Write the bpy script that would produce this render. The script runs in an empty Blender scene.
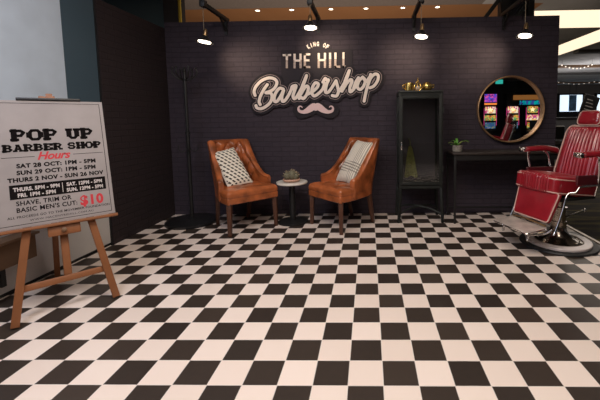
import bpy, bmesh, math, random
import numpy as np
from mathutils import Vector, Matrix, Euler
random.seed(7)
PI = math.pi
C = bpy.context.scene.collection
SC = bpy.context.scene

# ------------------------------------------------------------------ camera
FP, CX, CY, YAW, PIT, ROL = 342.84, 362.38, 147.88, .0207, .0838, .0122
HC = 1.1918
def _m(a): return Matrix(a)
c, s = math.cos(YAW), math.sin(YAW); A_ = _m(((c, s, 0), (-s, c, 0), (0, 0, 1)))
c, s = math.cos(PIT), math.sin(PIT); B_ = _m(((1, 0, 0), (0, c, -s), (0, s, c)))
c, s = math.cos(ROL), math.sin(ROL); D_ = _m(((c, 0, -s), (0, 1, 0), (s, 0, c)))
M_ = D_ @ B_ @ A_
right, fwd, up = M_[0], M_[1], M_[2]
cam_d = bpy.data.cameras.new('camera'); cam = bpy.data.objects.new('camera', cam_d); C.objects.link(cam)
cam_d.sensor_fit = 'HORIZONTAL'; cam_d.sensor_width = 36; cam_d.lens = FP / 600 * 36
cam_d.shift_x = (300 - CX) / 600; cam_d.shift_y = (CY - 200) / 600
cam_d.clip_start = .05; cam_d.clip_end = 200
cam.matrix_world = Matrix(((right.x, up.x, -fwd.x, 0), (right.y, up.y, -fwd.y, 0), (right.z, up.z, -fwd.z, HC), (0, 0, 0, 1)))
SC.camera = cam
def ray(u, v):
    return M_.transposed() @ Vector(((u - CX) / FP, 1, -(v - CY) / FP))
WY = 4.266
def wp(u, v, y=WY):                       # a point of the back wall's plane
    d = ray(u, v); k = y / d.y
    return Vector((d.x * k, y, HC + d.z * k))

# ------------------------------------------------------------------ materials
MATS = {}
def mat(name, col, rough=.5, metal=0., coat=0., emit=None, es=1., noise=0., nscale=20., bump=0., bscale=60., trans=0., spec=.5, sheen=0.):
    if name in MATS: return MATS[name]
    m = bpy.data.materials.new(name); m.use_nodes = True; nt = m.node_tree; b = nt.nodes['Principled BSDF']
    b.inputs['Base Color'].default_value = (*col, 1); b.inputs['Roughness'].default_value = rough
    b.inputs['Metallic'].default_value = metal; b.inputs['Coat Weight'].default_value = coat
    b.inputs['Coat Roughness'].default_value = .08
    b.inputs['Transmission Weight'].default_value = trans; b.inputs['Specular IOR Level'].default_value = spec
    b.inputs['Sheen Weight'].default_value = sheen
    if emit: b.inputs['Emission Color'].default_value = (*emit, 1); b.inputs['Emission Strength'].default_value = es
    if noise or bump:
        tc = nt.nodes.new('ShaderNodeTexCoord')
    if noise:
        n = nt.nodes.new('ShaderNodeTexNoise'); n.inputs['Scale'].default_value = nscale; n.inputs['Detail'].default_value = 4
        nt.links.new(tc.outputs['Object'], n.inputs['Vector'])
        r = nt.nodes.new('ShaderNodeValToRGB'); nt.links.new(n.outputs['Fac'], r.inputs['Fac'])
        r.color_ramp.elements[0].position = .3; r.color_ramp.elements[1].position = .7
        r.color_ramp.elements[0].color = (*[max(0, x * (1 - noise)) for x in col], 1)
        r.color_ramp.elements[1].color = (*[min(1, x * (1 + noise)) for x in col], 1)
        nt.links.new(r.outputs['Color'], b.inputs['Base Color'])
    if bump:
        n = nt.nodes.new('ShaderNodeTexNoise'); n.inputs['Scale'].default_value = bscale; n.inputs['Detail'].default_value = 5
        nt.links.new(tc.outputs['Object'], n.inputs['Vector'])
        bp = nt.nodes.new('ShaderNodeBump'); bp.inputs['Strength'].default_value = bump; bp.inputs['Distance'].default_value = .005
        nt.links.new(n.outputs['Fac'], bp.inputs['Height']); nt.links.new(bp.outputs['Normal'], b.inputs['Normal'])
    MATS[name] = m; return m
def mathn(nt, op, a, b=None, c=None):
    n = nt.nodes.new('ShaderNodeMath'); n.operation = op
    for i, v in enumerate((a, b, c)):
        if v is None: continue
        if isinstance(v, (int, float)): n.inputs[i].default_value = v
        else: nt.links.new(v, n.inputs[i])
    return n.outputs[0]
def mixc(nt, f, a, b):
    n = nt.nodes.new('ShaderNodeMix'); n.data_type = 'RGBA'
    if isinstance(f, (int, float)): n.inputs[0].default_value = f
    else: nt.links.new(f, n.inputs[0])
    for i, v in ((6, a), (7, b)):
        if isinstance(v, tuple): n.inputs[i].default_value = (*v, 1)
        else: nt.links.new(v, n.inputs[i])
    return n.outputs[2]
def noise_tex(nt, vec, scale, detail=4):
    n = nt.nodes.new('ShaderNodeTexNoise'); n.inputs['Scale'].default_value = scale; n.inputs['Detail'].default_value = detail
    nt.links.new(vec, n.inputs['Vector']); return n.outputs['Fac']
def checker_mat():
    m = bpy.data.materials.new('checker vinyl'); m.use_nodes = True; nt = m.node_tree; b = nt.nodes['Principled BSDF']
    tc = nt.nodes.new('ShaderNodeTexCoord'); sp = nt.nodes.new('ShaderNodeSeparateXYZ'); nt.links.new(tc.outputs['Object'], sp.inputs[0])
    u = mathn(nt, 'DIVIDE', mathn(nt, 'SUBTRACT', sp.outputs[0], .0522), .16)
    v = mathn(nt, 'DIVIDE', mathn(nt, 'SUBTRACT', sp.outputs[1], 1.4423), .16)
    f = mathn(nt, 'FLOORED_MODULO', mathn(nt, 'ADD', mathn(nt, 'FLOOR', u), mathn(nt, 'FLOOR', v)), 2)
    # joint mask
    du = mathn(nt, 'ABSOLUTE', mathn(nt, 'SUBTRACT', mathn(nt, 'FRACT', u), .5))
    dv = mathn(nt, 'ABSOLUTE', mathn(nt, 'SUBTRACT', mathn(nt, 'FRACT', v), .5))
    j = mathn(nt, 'GREATER_THAN', mathn(nt, 'MAXIMUM', du, dv), .489)
    nz = noise_tex(nt, tc.outputs['Object'], 2.2)
    fine = noise_tex(nt, tc.outputs['Object'], 30)
    # per-tile tone
    wn = nt.nodes.new('ShaderNodeTexWhiteNoise'); wn.noise_dimensions = '2D'
    cb = nt.nodes.new('ShaderNodeCombineXYZ'); nt.links.new(mathn(nt, 'FLOOR', u), cb.inputs[0]); nt.links.new(mathn(nt, 'FLOOR', v), cb.inputs[1])
    nt.links.new(cb.outputs[0], wn.inputs['Vector'])
    dark = mixc(nt, wn.outputs['Value'], (.021, .016, .014), (.040, .029, .023))
    dark = mixc(nt, mathn(nt, 'MULTIPLY', fine, .35), dark, (.062, .042, .028))
    lite = mixc(nt, wn.outputs['Value'], (.74, .63, .55), (.82, .71, .63))
    lite = mixc(nt, mathn(nt, 'MULTIPLY', nz, .25), lite, (.62, .50, .42))
    col = mixc(nt, f, dark, lite)
    col = mixc(nt, mathn(nt, 'MULTIPLY', j, .7), col, (.72, .66, .60))
    nt.links.new(col, b.inputs['Base Color'])
    nt.links.new(mathn(nt, 'ADD', mathn(nt, 'MULTIPLY', nz, .25), .28), b.inputs['Roughness'])
    b.inputs['Specular IOR Level'].default_value = .4
    bp = nt.nodes.new('ShaderNodeBump'); bp.inputs['Strength'].default_value = .15; bp.inputs['Distance'].default_value = .003
    nt.links.new(noise_tex(nt, tc.outputs['Object'], 9), bp.inputs['Height']); nt.links.new(bp.outputs['Normal'], b.inputs['Normal'])
    return m
def brick_mat(name, c1, c2, cm, axes, rough=.75):
    m = bpy.data.materials.new(name); m.use_nodes = True; nt = m.node_tree; b = nt.nodes['Principled BSDF']
    tc = nt.nodes.new('ShaderNodeTexCoord'); sp = nt.nodes.new('ShaderNodeSeparateXYZ'); nt.links.new(tc.outputs['Object'], sp.inputs[0])
    cb = nt.nodes.new('ShaderNodeCombineXYZ'); nt.links.new(sp.outputs[axes], cb.inputs[0]); nt.links.new(sp.outputs[2], cb.inputs[1])
    nv = nt.nodes.new('ShaderNodeTexNoise'); nv.inputs['Scale'].default_value = 5; nt.links.new(tc.outputs['Object'], nv.inputs['Vector'])
    vm = nt.nodes.new('ShaderNodeVectorMath'); vm.operation = 'MULTIPLY_ADD'; nt.links.new(nv.outputs['Color'], vm.inputs[0]); vm.inputs[1].default_value = (.02, .02, 0); nt.links.new(cb.outputs[0], vm.inputs[2])
    bk = nt.nodes.new('ShaderNodeTexBrick'); nt.links.new(vm.outputs[0], bk.inputs['Vector'])
    bk.inputs['Scale'].default_value = 1; bk.inputs['Brick Width'].default_value = .22; bk.inputs['Row Height'].default_value = .062
    bk.inputs['Mortar Size'].default_value = .007; bk.inputs['Mortar Smooth'].default_value = .5
    bk.inputs['Color1'].default_value = (*c1, 1); bk.inputs['Color2'].default_value = (*c2, 1); bk.inputs['Mortar'].default_value = (*cm, 1)
    nz = noise_tex(nt, tc.outputs['Object'], 24, 8)
    col = mixc(nt, mathn(nt, 'MULTIPLY', nz, .75), bk.outputs['Color'], tuple(x * .45 for x in c1))
    nt.links.new(col, b.inputs['Base Color']); b.inputs['Roughness'].default_value = rough
    b.inputs['Specular IOR Level'].default_value = .3
    h = mathn(nt, 'ADD', mathn(nt, 'MULTIPLY', bk.outputs['Fac'], -1.), mathn(nt, 'MULTIPLY', nz, .6))
    bp = nt.nodes.new('ShaderNodeBump'); bp.inputs['Strength'].default_value = .5; bp.inputs['Distance'].default_value = .006
    nt.links.new(h, bp.inputs['Height']); nt.links.new(bp.outputs['Normal'], b.inputs['Normal'])
    return m
def wood_mat(name, a, b_, scale=(3, 3, 30), rough=.45):
    m = bpy.data.materials.new(name); m.use_nodes = True; nt = m.node_tree; b = nt.nodes['Principled BSDF']
    tc = nt.nodes.new('ShaderNodeTexCoord'); mp = nt.nodes.new('ShaderNodeMapping'); nt.links.new(tc.outputs['Object'], mp.inputs[0])
    mp.inputs['Scale'].default_value = scale
    nz = noise_tex(nt, mp.outputs[0], 1.5, 6)
    nt.links.new(mixc(nt, nz, a, b_), b.inputs['Base Color']); b.inputs['Roughness'].default_value = rough
    return m
def uv_mat(name, fn, rough=.9):
    m = bpy.data.materials.new(name); m.use_nodes = True; nt = m.node_tree; b = nt.nodes['Principled BSDF']
    uv = nt.nodes.new('ShaderNodeUVMap'); sp = nt.nodes.new('ShaderNodeSeparateXYZ'); nt.links.new(uv.outputs[0], sp.inputs[0])
    nt.links.new(fn(nt, sp.outputs[0], sp.outputs[1]), b.inputs['Base Color']); b.inputs['Roughness'].default_value = rough
    b.inputs['Specular IOR Level'].default_value = .2
    return m

M_FLOOR = checker_mat()
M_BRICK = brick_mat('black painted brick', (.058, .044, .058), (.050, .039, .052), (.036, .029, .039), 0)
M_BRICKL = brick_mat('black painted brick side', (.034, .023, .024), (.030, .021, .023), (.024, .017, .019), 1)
M_LEATHER = mat('tan leather', (.35, .095, .028), .32, coat=.25, noise=.5, nscale=8, bump=.25, bscale=120)
M_BUTTON = mat('leather button', (.14, .04, .015), .5)
M_LEG = wood_mat('walnut leg', (.055, .019, .010), (.10, .038, .018))
M_BLACK = mat('black powder coated metal', (.014, .014, .014), .45, .2)
M_BLACKG = mat('black gloss', (.012, .012, .013), .3)
M_GUN = mat('dark green black steel', (.022, .025, .022), .45, .1, noise=.25)
M_CAB = mat('worn black cabinet steel', (.014, .016, .014), .55, .0, spec=.3, noise=.3)
M_CHROME = mat('chrome', (.75, .73, .72), .12, 1.)
M_BRONZE = mat('polished pedestal steel', (.42, .36, .30), .18, 1., noise=.3, nscale=14)
M_BRASS = mat('brass', (.55, .38, .20), .28, 1.)
M_GOLD = mat('gold', (.75, .52, .16), .25, 1.)
M_RED = mat('red vinyl', (.30, .012, .022), .28, coat=.4, noise=.2, nscale=6, bump=.1, bscale=40)
M_PIPE = mat('cream piping', (.62, .42, .36), .4)
M_WHITE = mat('white enamel', (.72, .64, .61), .35)
M_MARBLE = mat('white stone top', (.78, .74, .66), .3, noise=.06)
M_PINE = wood_mat('easel beech', (.19, .066, .020), (.27, .10, .034), (8, 8, 8), .5)
M_PAPER = mat('printed grey beige poster', (.285, .25, .235), .6, noise=.07, nscale=7)
M_INK = mat('black ink', (.008, .006, .006), .8, spec=.05)
M_INKRED = mat('red ink', (.50, .02, .03), .6)
M_PAPERT = mat('paper coloured lettering', (.50, .44, .41), .6)
M_CREAM = mat('cream sign lettering', (.92, .80, .70), .6)
M_CREAM2 = mat('faded lower lettering', (.50, .39, .33), .55, noise=.5, nscale=160)
M_PINK = mat('pale pink sign face', (.80, .58, .56), .5)
M_SIGNB = mat('charcoal sign board', (.018, .014, .018), .6, spec=.25)
M_SIGNLINE = mat('sign outline', (.34, .26, .24), .6)
M_GREYW = mat('pale grey laminate wall', (.58, .55, .52), .55, noise=.05, nscale=4)
M_BLUEW = mat('slate blue wall panel', (.05, .085, .11), .5)
M_TEAL = mat('dull teal panel', (.07, .11, .12), .5)
M_CEIL = mat('grey ceiling', (.22, .185, .17), .8, noise=.12, nscale=30)
M_SOFF = wood_mat('copper brown soffit', (.34, .16, .07), (.42, .21, .10), (2, 1, 2), .5)
M_PLAST = mat('dark plaster', (.05, .048, .047), .8)
M_LITWARM = mat('warm light cove', (.9, .8, .65), .5, emit=(1, .80, .56), es=1.25)
M_BULB = mat('lit bulb', (1, .9, .8), .5, emit=(1, .84, .66), es=6)
M_DOWN = mat('lit downlight', (1, .9, .8), .5, emit=(1, .82, .60), es=8)
M_WINDOW = mat('bright daylight window', (.8, .9, 1), .5, emit=(.72, .86, 1), es=1.2)
M_MIRROR = mat('mirror glass', (.92, .92, .92), .0, 1.)
M_PLANT = mat('green leaf', (.10, .30, .03), .45, noise=.3)
M_SUCC = mat('dusty cactus green', (.15, .14, .09), .8, noise=.35, nscale=60)
M_SPINE = mat('straw spines', (.42, .33, .2), .8)
M_POT = mat('speckled grey stone pot', (.22, .20, .17), .8, noise=.5, nscale=90)
M_BOWL = mat('pale terracotta bowl', (.60, .36, .26), .6)
M_TOWEL = mat('olive yellow cloth', (.26, .24, .06), .95, noise=.3)
M_GLASS = mat('cabinet glass', (.85, .9, .88), .02, trans=1.)
M_RUB = mat('black rubber', (.012, .012, .013), .55)
M_PLATE = mat('worn footplate steel', (.55, .48, .43), .4, .3, noise=.25, nscale=12)
M_TIMB = wood_mat('brown timber', (.13, .07, .035), (.20, .11, .055), (3, 3, 20))

# ------------------------------------------------------------------ helpers
def link(name, bm, m, parent=None, smooth=True):
    me = bpy.data.meshes.new(name); bmesh.ops.recalc_face_normals(bm, faces=bm.faces)
    bm.to_mesh(me); bm.free()
    if smooth:
        for p in me.polygons: p.use_smooth = True
        try: me.set_sharp_from_angle(angle=math.radians(38))
        except Exception: pass
    for k in (m if isinstance(m, (list, tuple)) else [m]): me.materials.append(k)
    o = bpy.data.objects.new(name, me); C.objects.link(o)
    if parent is not None: o.parent = parent
    return o
def tag(o, label, cat, group=None, kind=None):
    o['label'] = label; o['category'] = cat
    if group: o['group'] = group
    if kind: o['kind'] = kind
    return o
def thing(name, label, cat, loc=(0, 0, 0), rz=0, group=None):
    o = bpy.data.objects.new(name, None); C.objects.link(o); o.empty_display_size = .05
    o.location = loc; o.rotation_euler = (0, 0, rz); return tag(o, label, cat, group)
def struct(name, bm, m, smooth=False):
    o = link(name, bm, m, None, smooth); o['kind'] = 'structure'; return o
def dup(root):
    r = root.copy(); C.objects.link(r)
    for ch in root.children:
        k = ch.copy(); C.objects.link(k); k.parent = r
        for g in ch.children:
            d = g.copy(); C.objects.link(d); d.parent = k
    return r
def nb(): return bmesh.new()
def box(bm, x0, x1, y0, y1, z0, z1, bev=0, mi=0, mx=None):
    g = bmesh.ops.create_cube(bm, size=1)['verts']
    for v in g: v.co = Vector((x0 + (v.co.x + .5) * (x1 - x0), y0 + (v.co.y + .5) * (y1 - y0), z0 + (v.co.z + .5) * (z1 - z0)))
    fs = set(f for v in g for f in v.link_faces)
    for f in fs: f.material_index = mi
    if mx is not None:
        for v in g: v.co = mx @ v.co
    if bev:
        es = list(set(e for v in g for e in v.link_edges))
        bmesh.ops.bevel(bm, geom=es, offset=bev, segments=2, affect='EDGES', profile=.5)
def beam(bm, a, b, w, h=None, upv=Vector((0, 0, 1)), w2=None, bev=0):
    a, b = Vector(a), Vector(b); h = h or w; d = (b - a).normalized()
    x = d.cross(upv)
    if x.length < 1e-4: x = Vector((1, 0, 0))
    x.normalize(); y = x.cross(d).normalized(); k = (w2 / w) if w2 else 1
    vs = []
    for p, q in ((a, 1), (b, k)):
        for sx, sy in ((-1, -1), (1, -1), (1, 1), (-1, 1)):
            vs.append(bm.verts.new(p + x * sx * w / 2 * q + y * sy * h / 2 * q))
    fs = [bm.faces.new([vs[i] for i in t]) for t in ((3, 2, 1, 0), (4, 5, 6, 7), (0, 1, 5, 4), (1, 2, 6, 5), (2, 3, 7, 6), (3, 0, 4, 7))]
    if bev:
        bmesh.ops.bevel(bm, geom=list(set(e for v in vs for e in v.link_edges)), offset=bev, segments=2, affect='EDGES', profile=.5)
def smooth_path(pts, n=8, closed=False):
    P = [Vector(p) for p in pts]; out = []; N = len(P)
    rng = range(N if closed else N - 1)
    for i in rng:
        if closed: p0, p1, p2, p3 = P[i - 1], P[i], P[(i + 1) % N], P[(i + 2) % N]
        else: p0, p1, p2, p3 = P[max(i - 1, 0)], P[i], P[i + 1], P[min(i + 2, N - 1)]
        for k in range(n):
            t = k / n
            out.append(.5 * ((2 * p1) + (-p0 + p2) * t + (2 * p0 - 5 * p1 + 4 * p2 - p3) * t * t + (-p0 + 3 * p1 - 3 * p2 + p3) * t ** 3))
    if not closed: out.append(P[-1].copy())
    return out
def tube(bm, pts, r, n=10, closed=False, sm=0):
    P = smooth_path(pts, sm, closed) if sm else [Vector(p) for p in pts]
    rings = []; N = len(P); prev = None
    for i, p in enumerate(P):
        a = P[i - 1] if (i > 0 or closed) else p; b = P[(i + 1) % N] if (i < N - 1 or closed) else p
        d = (b - a).normalized()
        if prev is None:
            x = d.orthogonal().normalized()
        else:
            x = (prev - d * prev.dot(d)).normalized()
        prev = x; y = d.cross(x); rr = r(i / max(1, N - 1)) if callable(r) else r
        rings.append([bm.verts.new(p + (x * math.cos(2 * PI * k / n) + y * math.sin(2 * PI * k / n)) * rr) for k in range(n)])
    for i in range(N - 1 + (1 if closed else 0)):
        A, B = rings[i], rings[(i + 1) % N]
        for k in range(n): bm.faces.new((A[k], A[(k + 1) % n], B[(k + 1) % n], B[k]))
    if not closed: bm.faces.new(rings[0][::-1]); bm.faces.new(rings[-1])
def lathe(bm, prof, n=40, cx=0, cy=0, mx=None, cap=True):
    rings = []
    for r, z in prof:
        rings.append([bm.verts.new((cx + r * math.cos(2 * PI * k / n), cy + r * math.sin(2 * PI * k / n), z)) for k in range(n)])
    for A, B in zip(rings, rings[1:]):
        for k in range(n): bm.faces.new((A[k], A[(k + 1) % n], B[(k + 1) % n], B[k]))
    if cap: bm.faces.new(rings[0][::-1]); bm.faces.new(rings[-1])
    if mx is not None:
        for R in rings:
            for v in R: v.co = mx @ v.co
def rbox(bm, hx, hy, hz, r, n=(10, 10, 4), disp=None, mx=None):
    """rounded box with dense faces; disp(p, nrm) -> new point"""
    vs = {}
    def vert(p):
        key = tuple(round(q, 5) for q in p)
        if key in vs: return vs[key]
        P = Vector((p[0] * hx, p[1] * hy, p[2] * hz))
        inner = Vector((max(-hx + r, min(hx - r, P.x)), max(-hy + r, min(hy - r, P.y)), max(-hz + r, min(hz - r, P.z))))
        d = P - inner
        nr = d.normalized() if d.length > 1e-9 else Vector((0, 0, 1))
        Q = inner + nr * r if d.length > 1e-9 else P
        if disp: Q = disp(Q, nr, p)
        if mx is not None: Q = mx @ Q
        vs[key] = bm.verts.new(Q); return vs[key]
    def lin(k, h):       # denser near the rounded rim
        a = r / h
        inn = [-(1 - a) + 2 * (1 - a) * i / k for i in range(k + 1)]
        e = [1 - a * (1 - math.tan(PI / 4 * t / 3)) for t in (1, 2, 3)]
        return [-q for q in e[::-1]] + inn + e
    X, Y, Z = lin(n[0], hx), lin(n[1], hy), lin(n[2], hz)
    for (A, B, f) in ((X, Y, lambda a, b, q: (a, b, q)), (X, Z, lambda a, b, q: (a, q, b)), (Y, Z, lambda a, b, q: (q, a, b))):
        for q in (-1, 1):
            for i in range(len(A) - 1):
                for j in range(len(B) - 1):
                    try: bm.faces.new((vert(f(A[i], B[j], q)), vert(f(A[i + 1], B[j], q)), vert(f(A[i + 1], B[j + 1], q)), vert(f(A[i], B[j + 1], q))))
                    except ValueError: pass
def sphere(bm, c, r, sx=1, sy=1, sz=1, seg=14):
    g = bmesh.ops.create_uvsphere(bm, u_segments=seg, v_segments=max(6, seg // 2), radius=1)['verts']
    for v in g: v.co = Vector((c[0] + v.co.x * r * sx, c[1] + v.co.y * r * sy, c[2] + v.co.z * r * sz))
def prism(bm, poly, d0, d1, f):
    """poly of 2D points extruded between depths; f(x, y, d) -> point"""
    a = [bm.verts.new(f(x, y, d0)) for x, y in poly]; b = [bm.verts.new(f(x, y, d1)) for x, y in poly]
    bm.faces.new(a[::-1]); bm.faces.new(b)
    n = len(poly)
    for i in range(n): bm.faces.new((a[i], a[(i + 1) % n], b[(i + 1) % n], b[i]))

# ------------------------------------------------------------------ setting
WXR = 2.293; WXL = -2.5; WH = 2.40; LH = 2.33
b = nb(); box(b, WXL - .05, 2.132, -1.2, WY, -.05, 0); struct('floor', b, M_FLOOR)
# dark patterned carpet of the hall
m = bpy.data.materials.new('dark olive patterned carpet'); m.use_nodes = True; nt = m.node_tree; bs = nt.nodes['Principled BSDF']
tc = nt.nodes.new('ShaderNodeTexCoord'); mp = nt.nodes.new('ShaderNodeMapping'); nt.links.new(tc.outputs['Object'], mp.inputs[0]); mp.inputs['Scale'].default_value = (1.2, 7, 1); mp.inputs['Rotation'].default_value = (0, 0, .25)
r = nt.nodes.new('ShaderNodeValToRGB'); nt.links.new(noise_tex(nt, mp.outputs[0], 1.6, 5), r.inputs['Fac'])
r.color_ramp.elements[0].position = .45; r.color_ramp.elements[0].color = (.020, .016, .014, 1)
r.color_ramp.elements[1].position = .68; r.color_ramp.elements[1].color = (.12, .10, .03, 1)
nt.links.new(r.outputs['Color'], bs.inputs['Base Color']); bs.inputs['Roughness'].default_value = .95
M_CARPET = m
b = nb()
box(b, 2.17, 24, -9, 36, -.06, -.005); box(b, -6, 2.17, -9, -1.24, -.06, -.005); box(b, -6, 2.17, WY + .07, 36, -.06, -.005)
struct('floor_hall', b, M_CARPET)
b = nb(); box(b, 2.132, 2.17, -1.24, WY, -.06, .008, .003); box(b, -2.5, 2.132, -1.24, -1.2, -.06, .008, .003); struct('trim_1', b, mat('floor edge aluminium', (.32, .28, .24), .4, .8))
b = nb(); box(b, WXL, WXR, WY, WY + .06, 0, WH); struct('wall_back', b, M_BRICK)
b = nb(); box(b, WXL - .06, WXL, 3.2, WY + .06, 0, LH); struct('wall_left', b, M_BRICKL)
b = nb(); box(b, WXL - .10, WXL - .015, -1.2, 3.199, .03, .97); struct('wall_stall', b, M_GREYW)
b = nb(); box(b, WXL - .10, WXL - .015, -1.2, 2.838, .972, 3.0); struct('wall_pale', b, mat('pale blue grey wall panel', (.50, .58, .66), .45, noise=.06, nscale=5))
b = nb(); box(b, WXL - .10, WXL - .015, 2.842, 3.199, .97, 3.0); struct('wall_blue', b, M_BLUEW)
b = nb(); box(b, WXL - .09, WXL - .03, -1.2, 3.199, 0, .03); struct('baseboard_left', b, M_BLACK)
b = nb(); box(b, WXL - .015, WXL - .006, 3.185, 3.2, 0, LH, 0); struct('trim_2', b, M_BLACK)
# ceilings: grey field, copper soffit, dark frame, hall ceiling with light coves
b = nb(); box(b, -6, 1.82, -9, 5.69, 3.0, 3.1); struct('ceiling', b, M_CEIL)
b = nb(); box(b, -5, 2.80, 5.692, 8.2, 3.0, 3.1); struct('ceiling_soffit', b, M_SOFF)
M_HALLC = mat('hall ceiling', (.40, .40, .41), .8, noise=.25, nscale=1.2)
b = nb(); box(b, 1.82, 24, -9, 5.69, 3.0, 3.1); box(b, 2.80, 24, 5.69, 6.1, 3.0, 3.1); box(b, -6, 2.82, 8.2, 36, 3.0, 3.1); box(b, -6, -5, 5.69, 8.2, 3.0, 3.1); box(b, 2.82, 4.85, 7.28, 36, 3.0, 3.1); box(b, 5.62, 24, 6.1, 36, 3.0, 3.1); box(b, 4.85, 5.62, 16, 36, 3.0, 3.1)
struct('ceiling_hall', b, M_HALLC)
b = nb(); box(b, 2.82, 5.61, 6.105, 7.275, 3.0, 3.06); struct('trim_3', b, M_LITWARM)
b = nb(); box(b, 4.855, 5.615, 7.28, 15.99, 3.0, 3.06); struct('trim_4', b, M_LITWARM)
for k, yy in enumerate((8.0, 9.6, 12.4, 14.5, 18.5, 23)):
    b = nb(); box(b, 5.7 if yy < 16 else 4, 24, yy, yy + .25, 2.93, 3.0); struct('trim_%d' % (k + 5), b, M_TIMB if k in (2, 4) else M_PLAST)
# walls far off
b = nb(); box(b, -6, 24, 36, 36.1, 0, 3.1); struct('wall_far', b, M_PLAST)
b = nb(); box(b, -6.1, -6, -9, 36, 0, 3.1); struct('wall_farleft', b, M_PLAST)
b = nb(); box(b, -6, 24, -9.1, -9, 0, 3.1); struct('wall_behind', b, M_PLAST)
# dark frame and panels seen over the partition walls
t = thing('overhead_frame', 'dark steel overhead frame with a diagonal brace above the back wall, near its right end', 'frame', (1.95, 5.0, 0))
b = nb(); box(b, -.10, .02, -.05, .05, 2.3, 3.0); link('post', b, M_BLACK, t, False)
b = nb(); box(b, .02, .36, -.05, .05, 2.86, 3.0); box(b, .28, .36, -.05, .05, 2.3, 2.9); link('crossbar', b, M_BLACK, t, False)
b = nb(); beam(b, (-.42, 0, 2.44), (-.04, 0, 2.93), .05); beam(b, (.10, 0, 2.55), (.34, 0, 2.86), .06); link('brace', b, M_GUN, t, False)
b = nb(); box(b, -.1, .36, .05, .08, 2.3, 3.0); link('backing_panel', b, mat('near black panel', (.02, .02, .026), .7), t, False)
# the post must reach the hall floor
b = nb(); box(b, -.10, .02, -.05, .05, 0, 2.3); link('lower_post', b, M_BLACK, t, False)
t = thing('column', 'dark column edged by a thin yellow strip, rising over the left wall', 'column', (-2.83, 5.1, 0))
b = nb(); box(b, -.10, .11, -.1, .1, 0, 3.0); link('shaft', b, mat('dark column paint', (.03, .026, .026), .7), t, False)
b = nb(); box(b, .125, .15, -.1, -.08, 0, 3.0); box(b, .11, .125, -.09, -.085, 0, 3.0); link('yellow_strip', b, mat('yellow strip', (.60, .42, .05), .5), t, False)
b = nb(); box(b, -3.9, -2.95, 5.1, 5.16, 0, 3.0); tag(link('wall_panel', b, M_TEAL, None, False), 'dull teal upright panel visible above the left wall', 'panel')

# downlights
dl0 = None
for i, x in enumerate((-1.817, -1.254, -.608, -.033, .569, 1.133)):
    nm = ['leftmost', 'second from left', 'third from left', 'third from right', 'second from right', 'rightmost'][i]
    if dl0 is None:
        t = thing('downlight', '', 'ceiling light', (x, 5.78, 3.0), 0, 'recessed downlights in the copper soffit'); dl0 = t
        b = nb(); lathe(b, [(.032, -.001), (.048, -.001), (.050, -.008), (.034, -.010), (.032, -.001)], 24, cap=False); link('trim_ring', b, M_WHITE, t)
        b = nb(); lathe(b, [(.0315, -.002), (.0315, -.006)], 24); link('lamp', b, M_DOWN, t)
    else:
        t = dup(dl0); t.location = (x, 5.78, 3.0)
    t['label'] = 'small lit downlight in the brown soffit, %s of six' % nm

# festoon bulbs on the hall ceiling
t = thing('string_light', 'drooping string of small warm bulbs just past the right end of the brick wall', 'string lights', (6.2, 11.3, 2.86))
pts = [(.95 * k / 8 + 0, 0, -.11 * math.sin(PI * k / 8) + .0) for k in range(9)]
b = nb(); tube(b, pts, .006, 6); link('cable', b, M_BLACK, t)
for p in pts:
    b = nb(); sphere(b, (p[0], p[1], p[2] - .03), .022, seg=8); link('bulb', b, mat('dim festoon bulb', (1, .9, .8), .5, emit=(1, .85, .7), es=.45), t)
for p in (pts[0], pts[-1]): b = nb(); tube(b, [p, (p[0], p[1], .14)], .004, 5); link('hanger', b, M_BLACK, t)
t = thing('string_light', 'longer farther string of tiny pale bulbs low under the hall ceiling', 'string lights', (9.2, 17, 2.9))
pts = [(3.4 * k / 14, 0, -.10 * abs(math.sin(PI * k / 7)) - .02) for k in range(15)]
b = nb(); tube(b, pts, .007, 6); link('cable', b, M_BLACK, t)
for p in pts:
    b = nb(); sphere(b, (p[0], p[1], p[2] - .03), .024, seg=8); link('bulb', b, MATS['dim festoon bulb'], t)
for p in (pts[0], pts[7], pts[14]): b = nb(); tube(b, [p, (p[0], p[1], .10)], .005, 5); link('hanger', b, M_BLACK, t)

# hall windows & dark counters
for i, (x0, x1) in enumerate(((10.9, 12.2), (13.0, 15.6), (16.2, 19.5))):
    t = bpy.data.objects.new('window_%d' % (i + 1), None); C.objects.link(t); t['kind'] = 'structure'; t.location = (0, 20, 0)
    b = nb(); box(b, x0, x1, 0, .03, 1.48, 2.42); link('pane', b, M_WINDOW, t, False)
    b = nb(); box(b, x0 - .1, x0, -.05, .06, 0, 2.5); box(b, x1, x1 + .1, -.05, .06, 0, 2.5); box(b, x0, x1, -.05, .06, 2.42, 2.5); box(b, x0, x1, -.05, .06, 0, 1.48)
    link('window_frame', b, M_BLACK, t, False)
b = nb(); box(b, 4, 24, 20.07, 20.2, 0, 3.0); struct('wall_windows', b, mat('grey brown bulkhead', (.16, .14, .13), .8))
b = nb(); box(b, 11.35, 11.75, 19.8, 19.86, 1.5, 2.4); tag(link('banner', b, mat('pale blue printed banner', (.12, .25, .42), .5, noise=.8, nscale=3), None, False), 'tall pale blue printed banner hanging in the far left window', 'banner')
bn = bpy.data.objects['banner']
for x in (11.38, 11.72): b = nb(); tube(b, [(x, 19.83, 2.4), (x, 19.83, 3.0)], .008, 6); link('hanging_wire', b, M_BLACK, bn)
t = thing('counter', 'long dark service counter across the hall under the windows', 'counter', (7.0, 11.5, 0))
b = nb(); box(b, -.9, 3.6, 0, .6, 0, 1.12); link('body', b, mat('counter side', (.03, .028, .03), .6), t, False)
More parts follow.
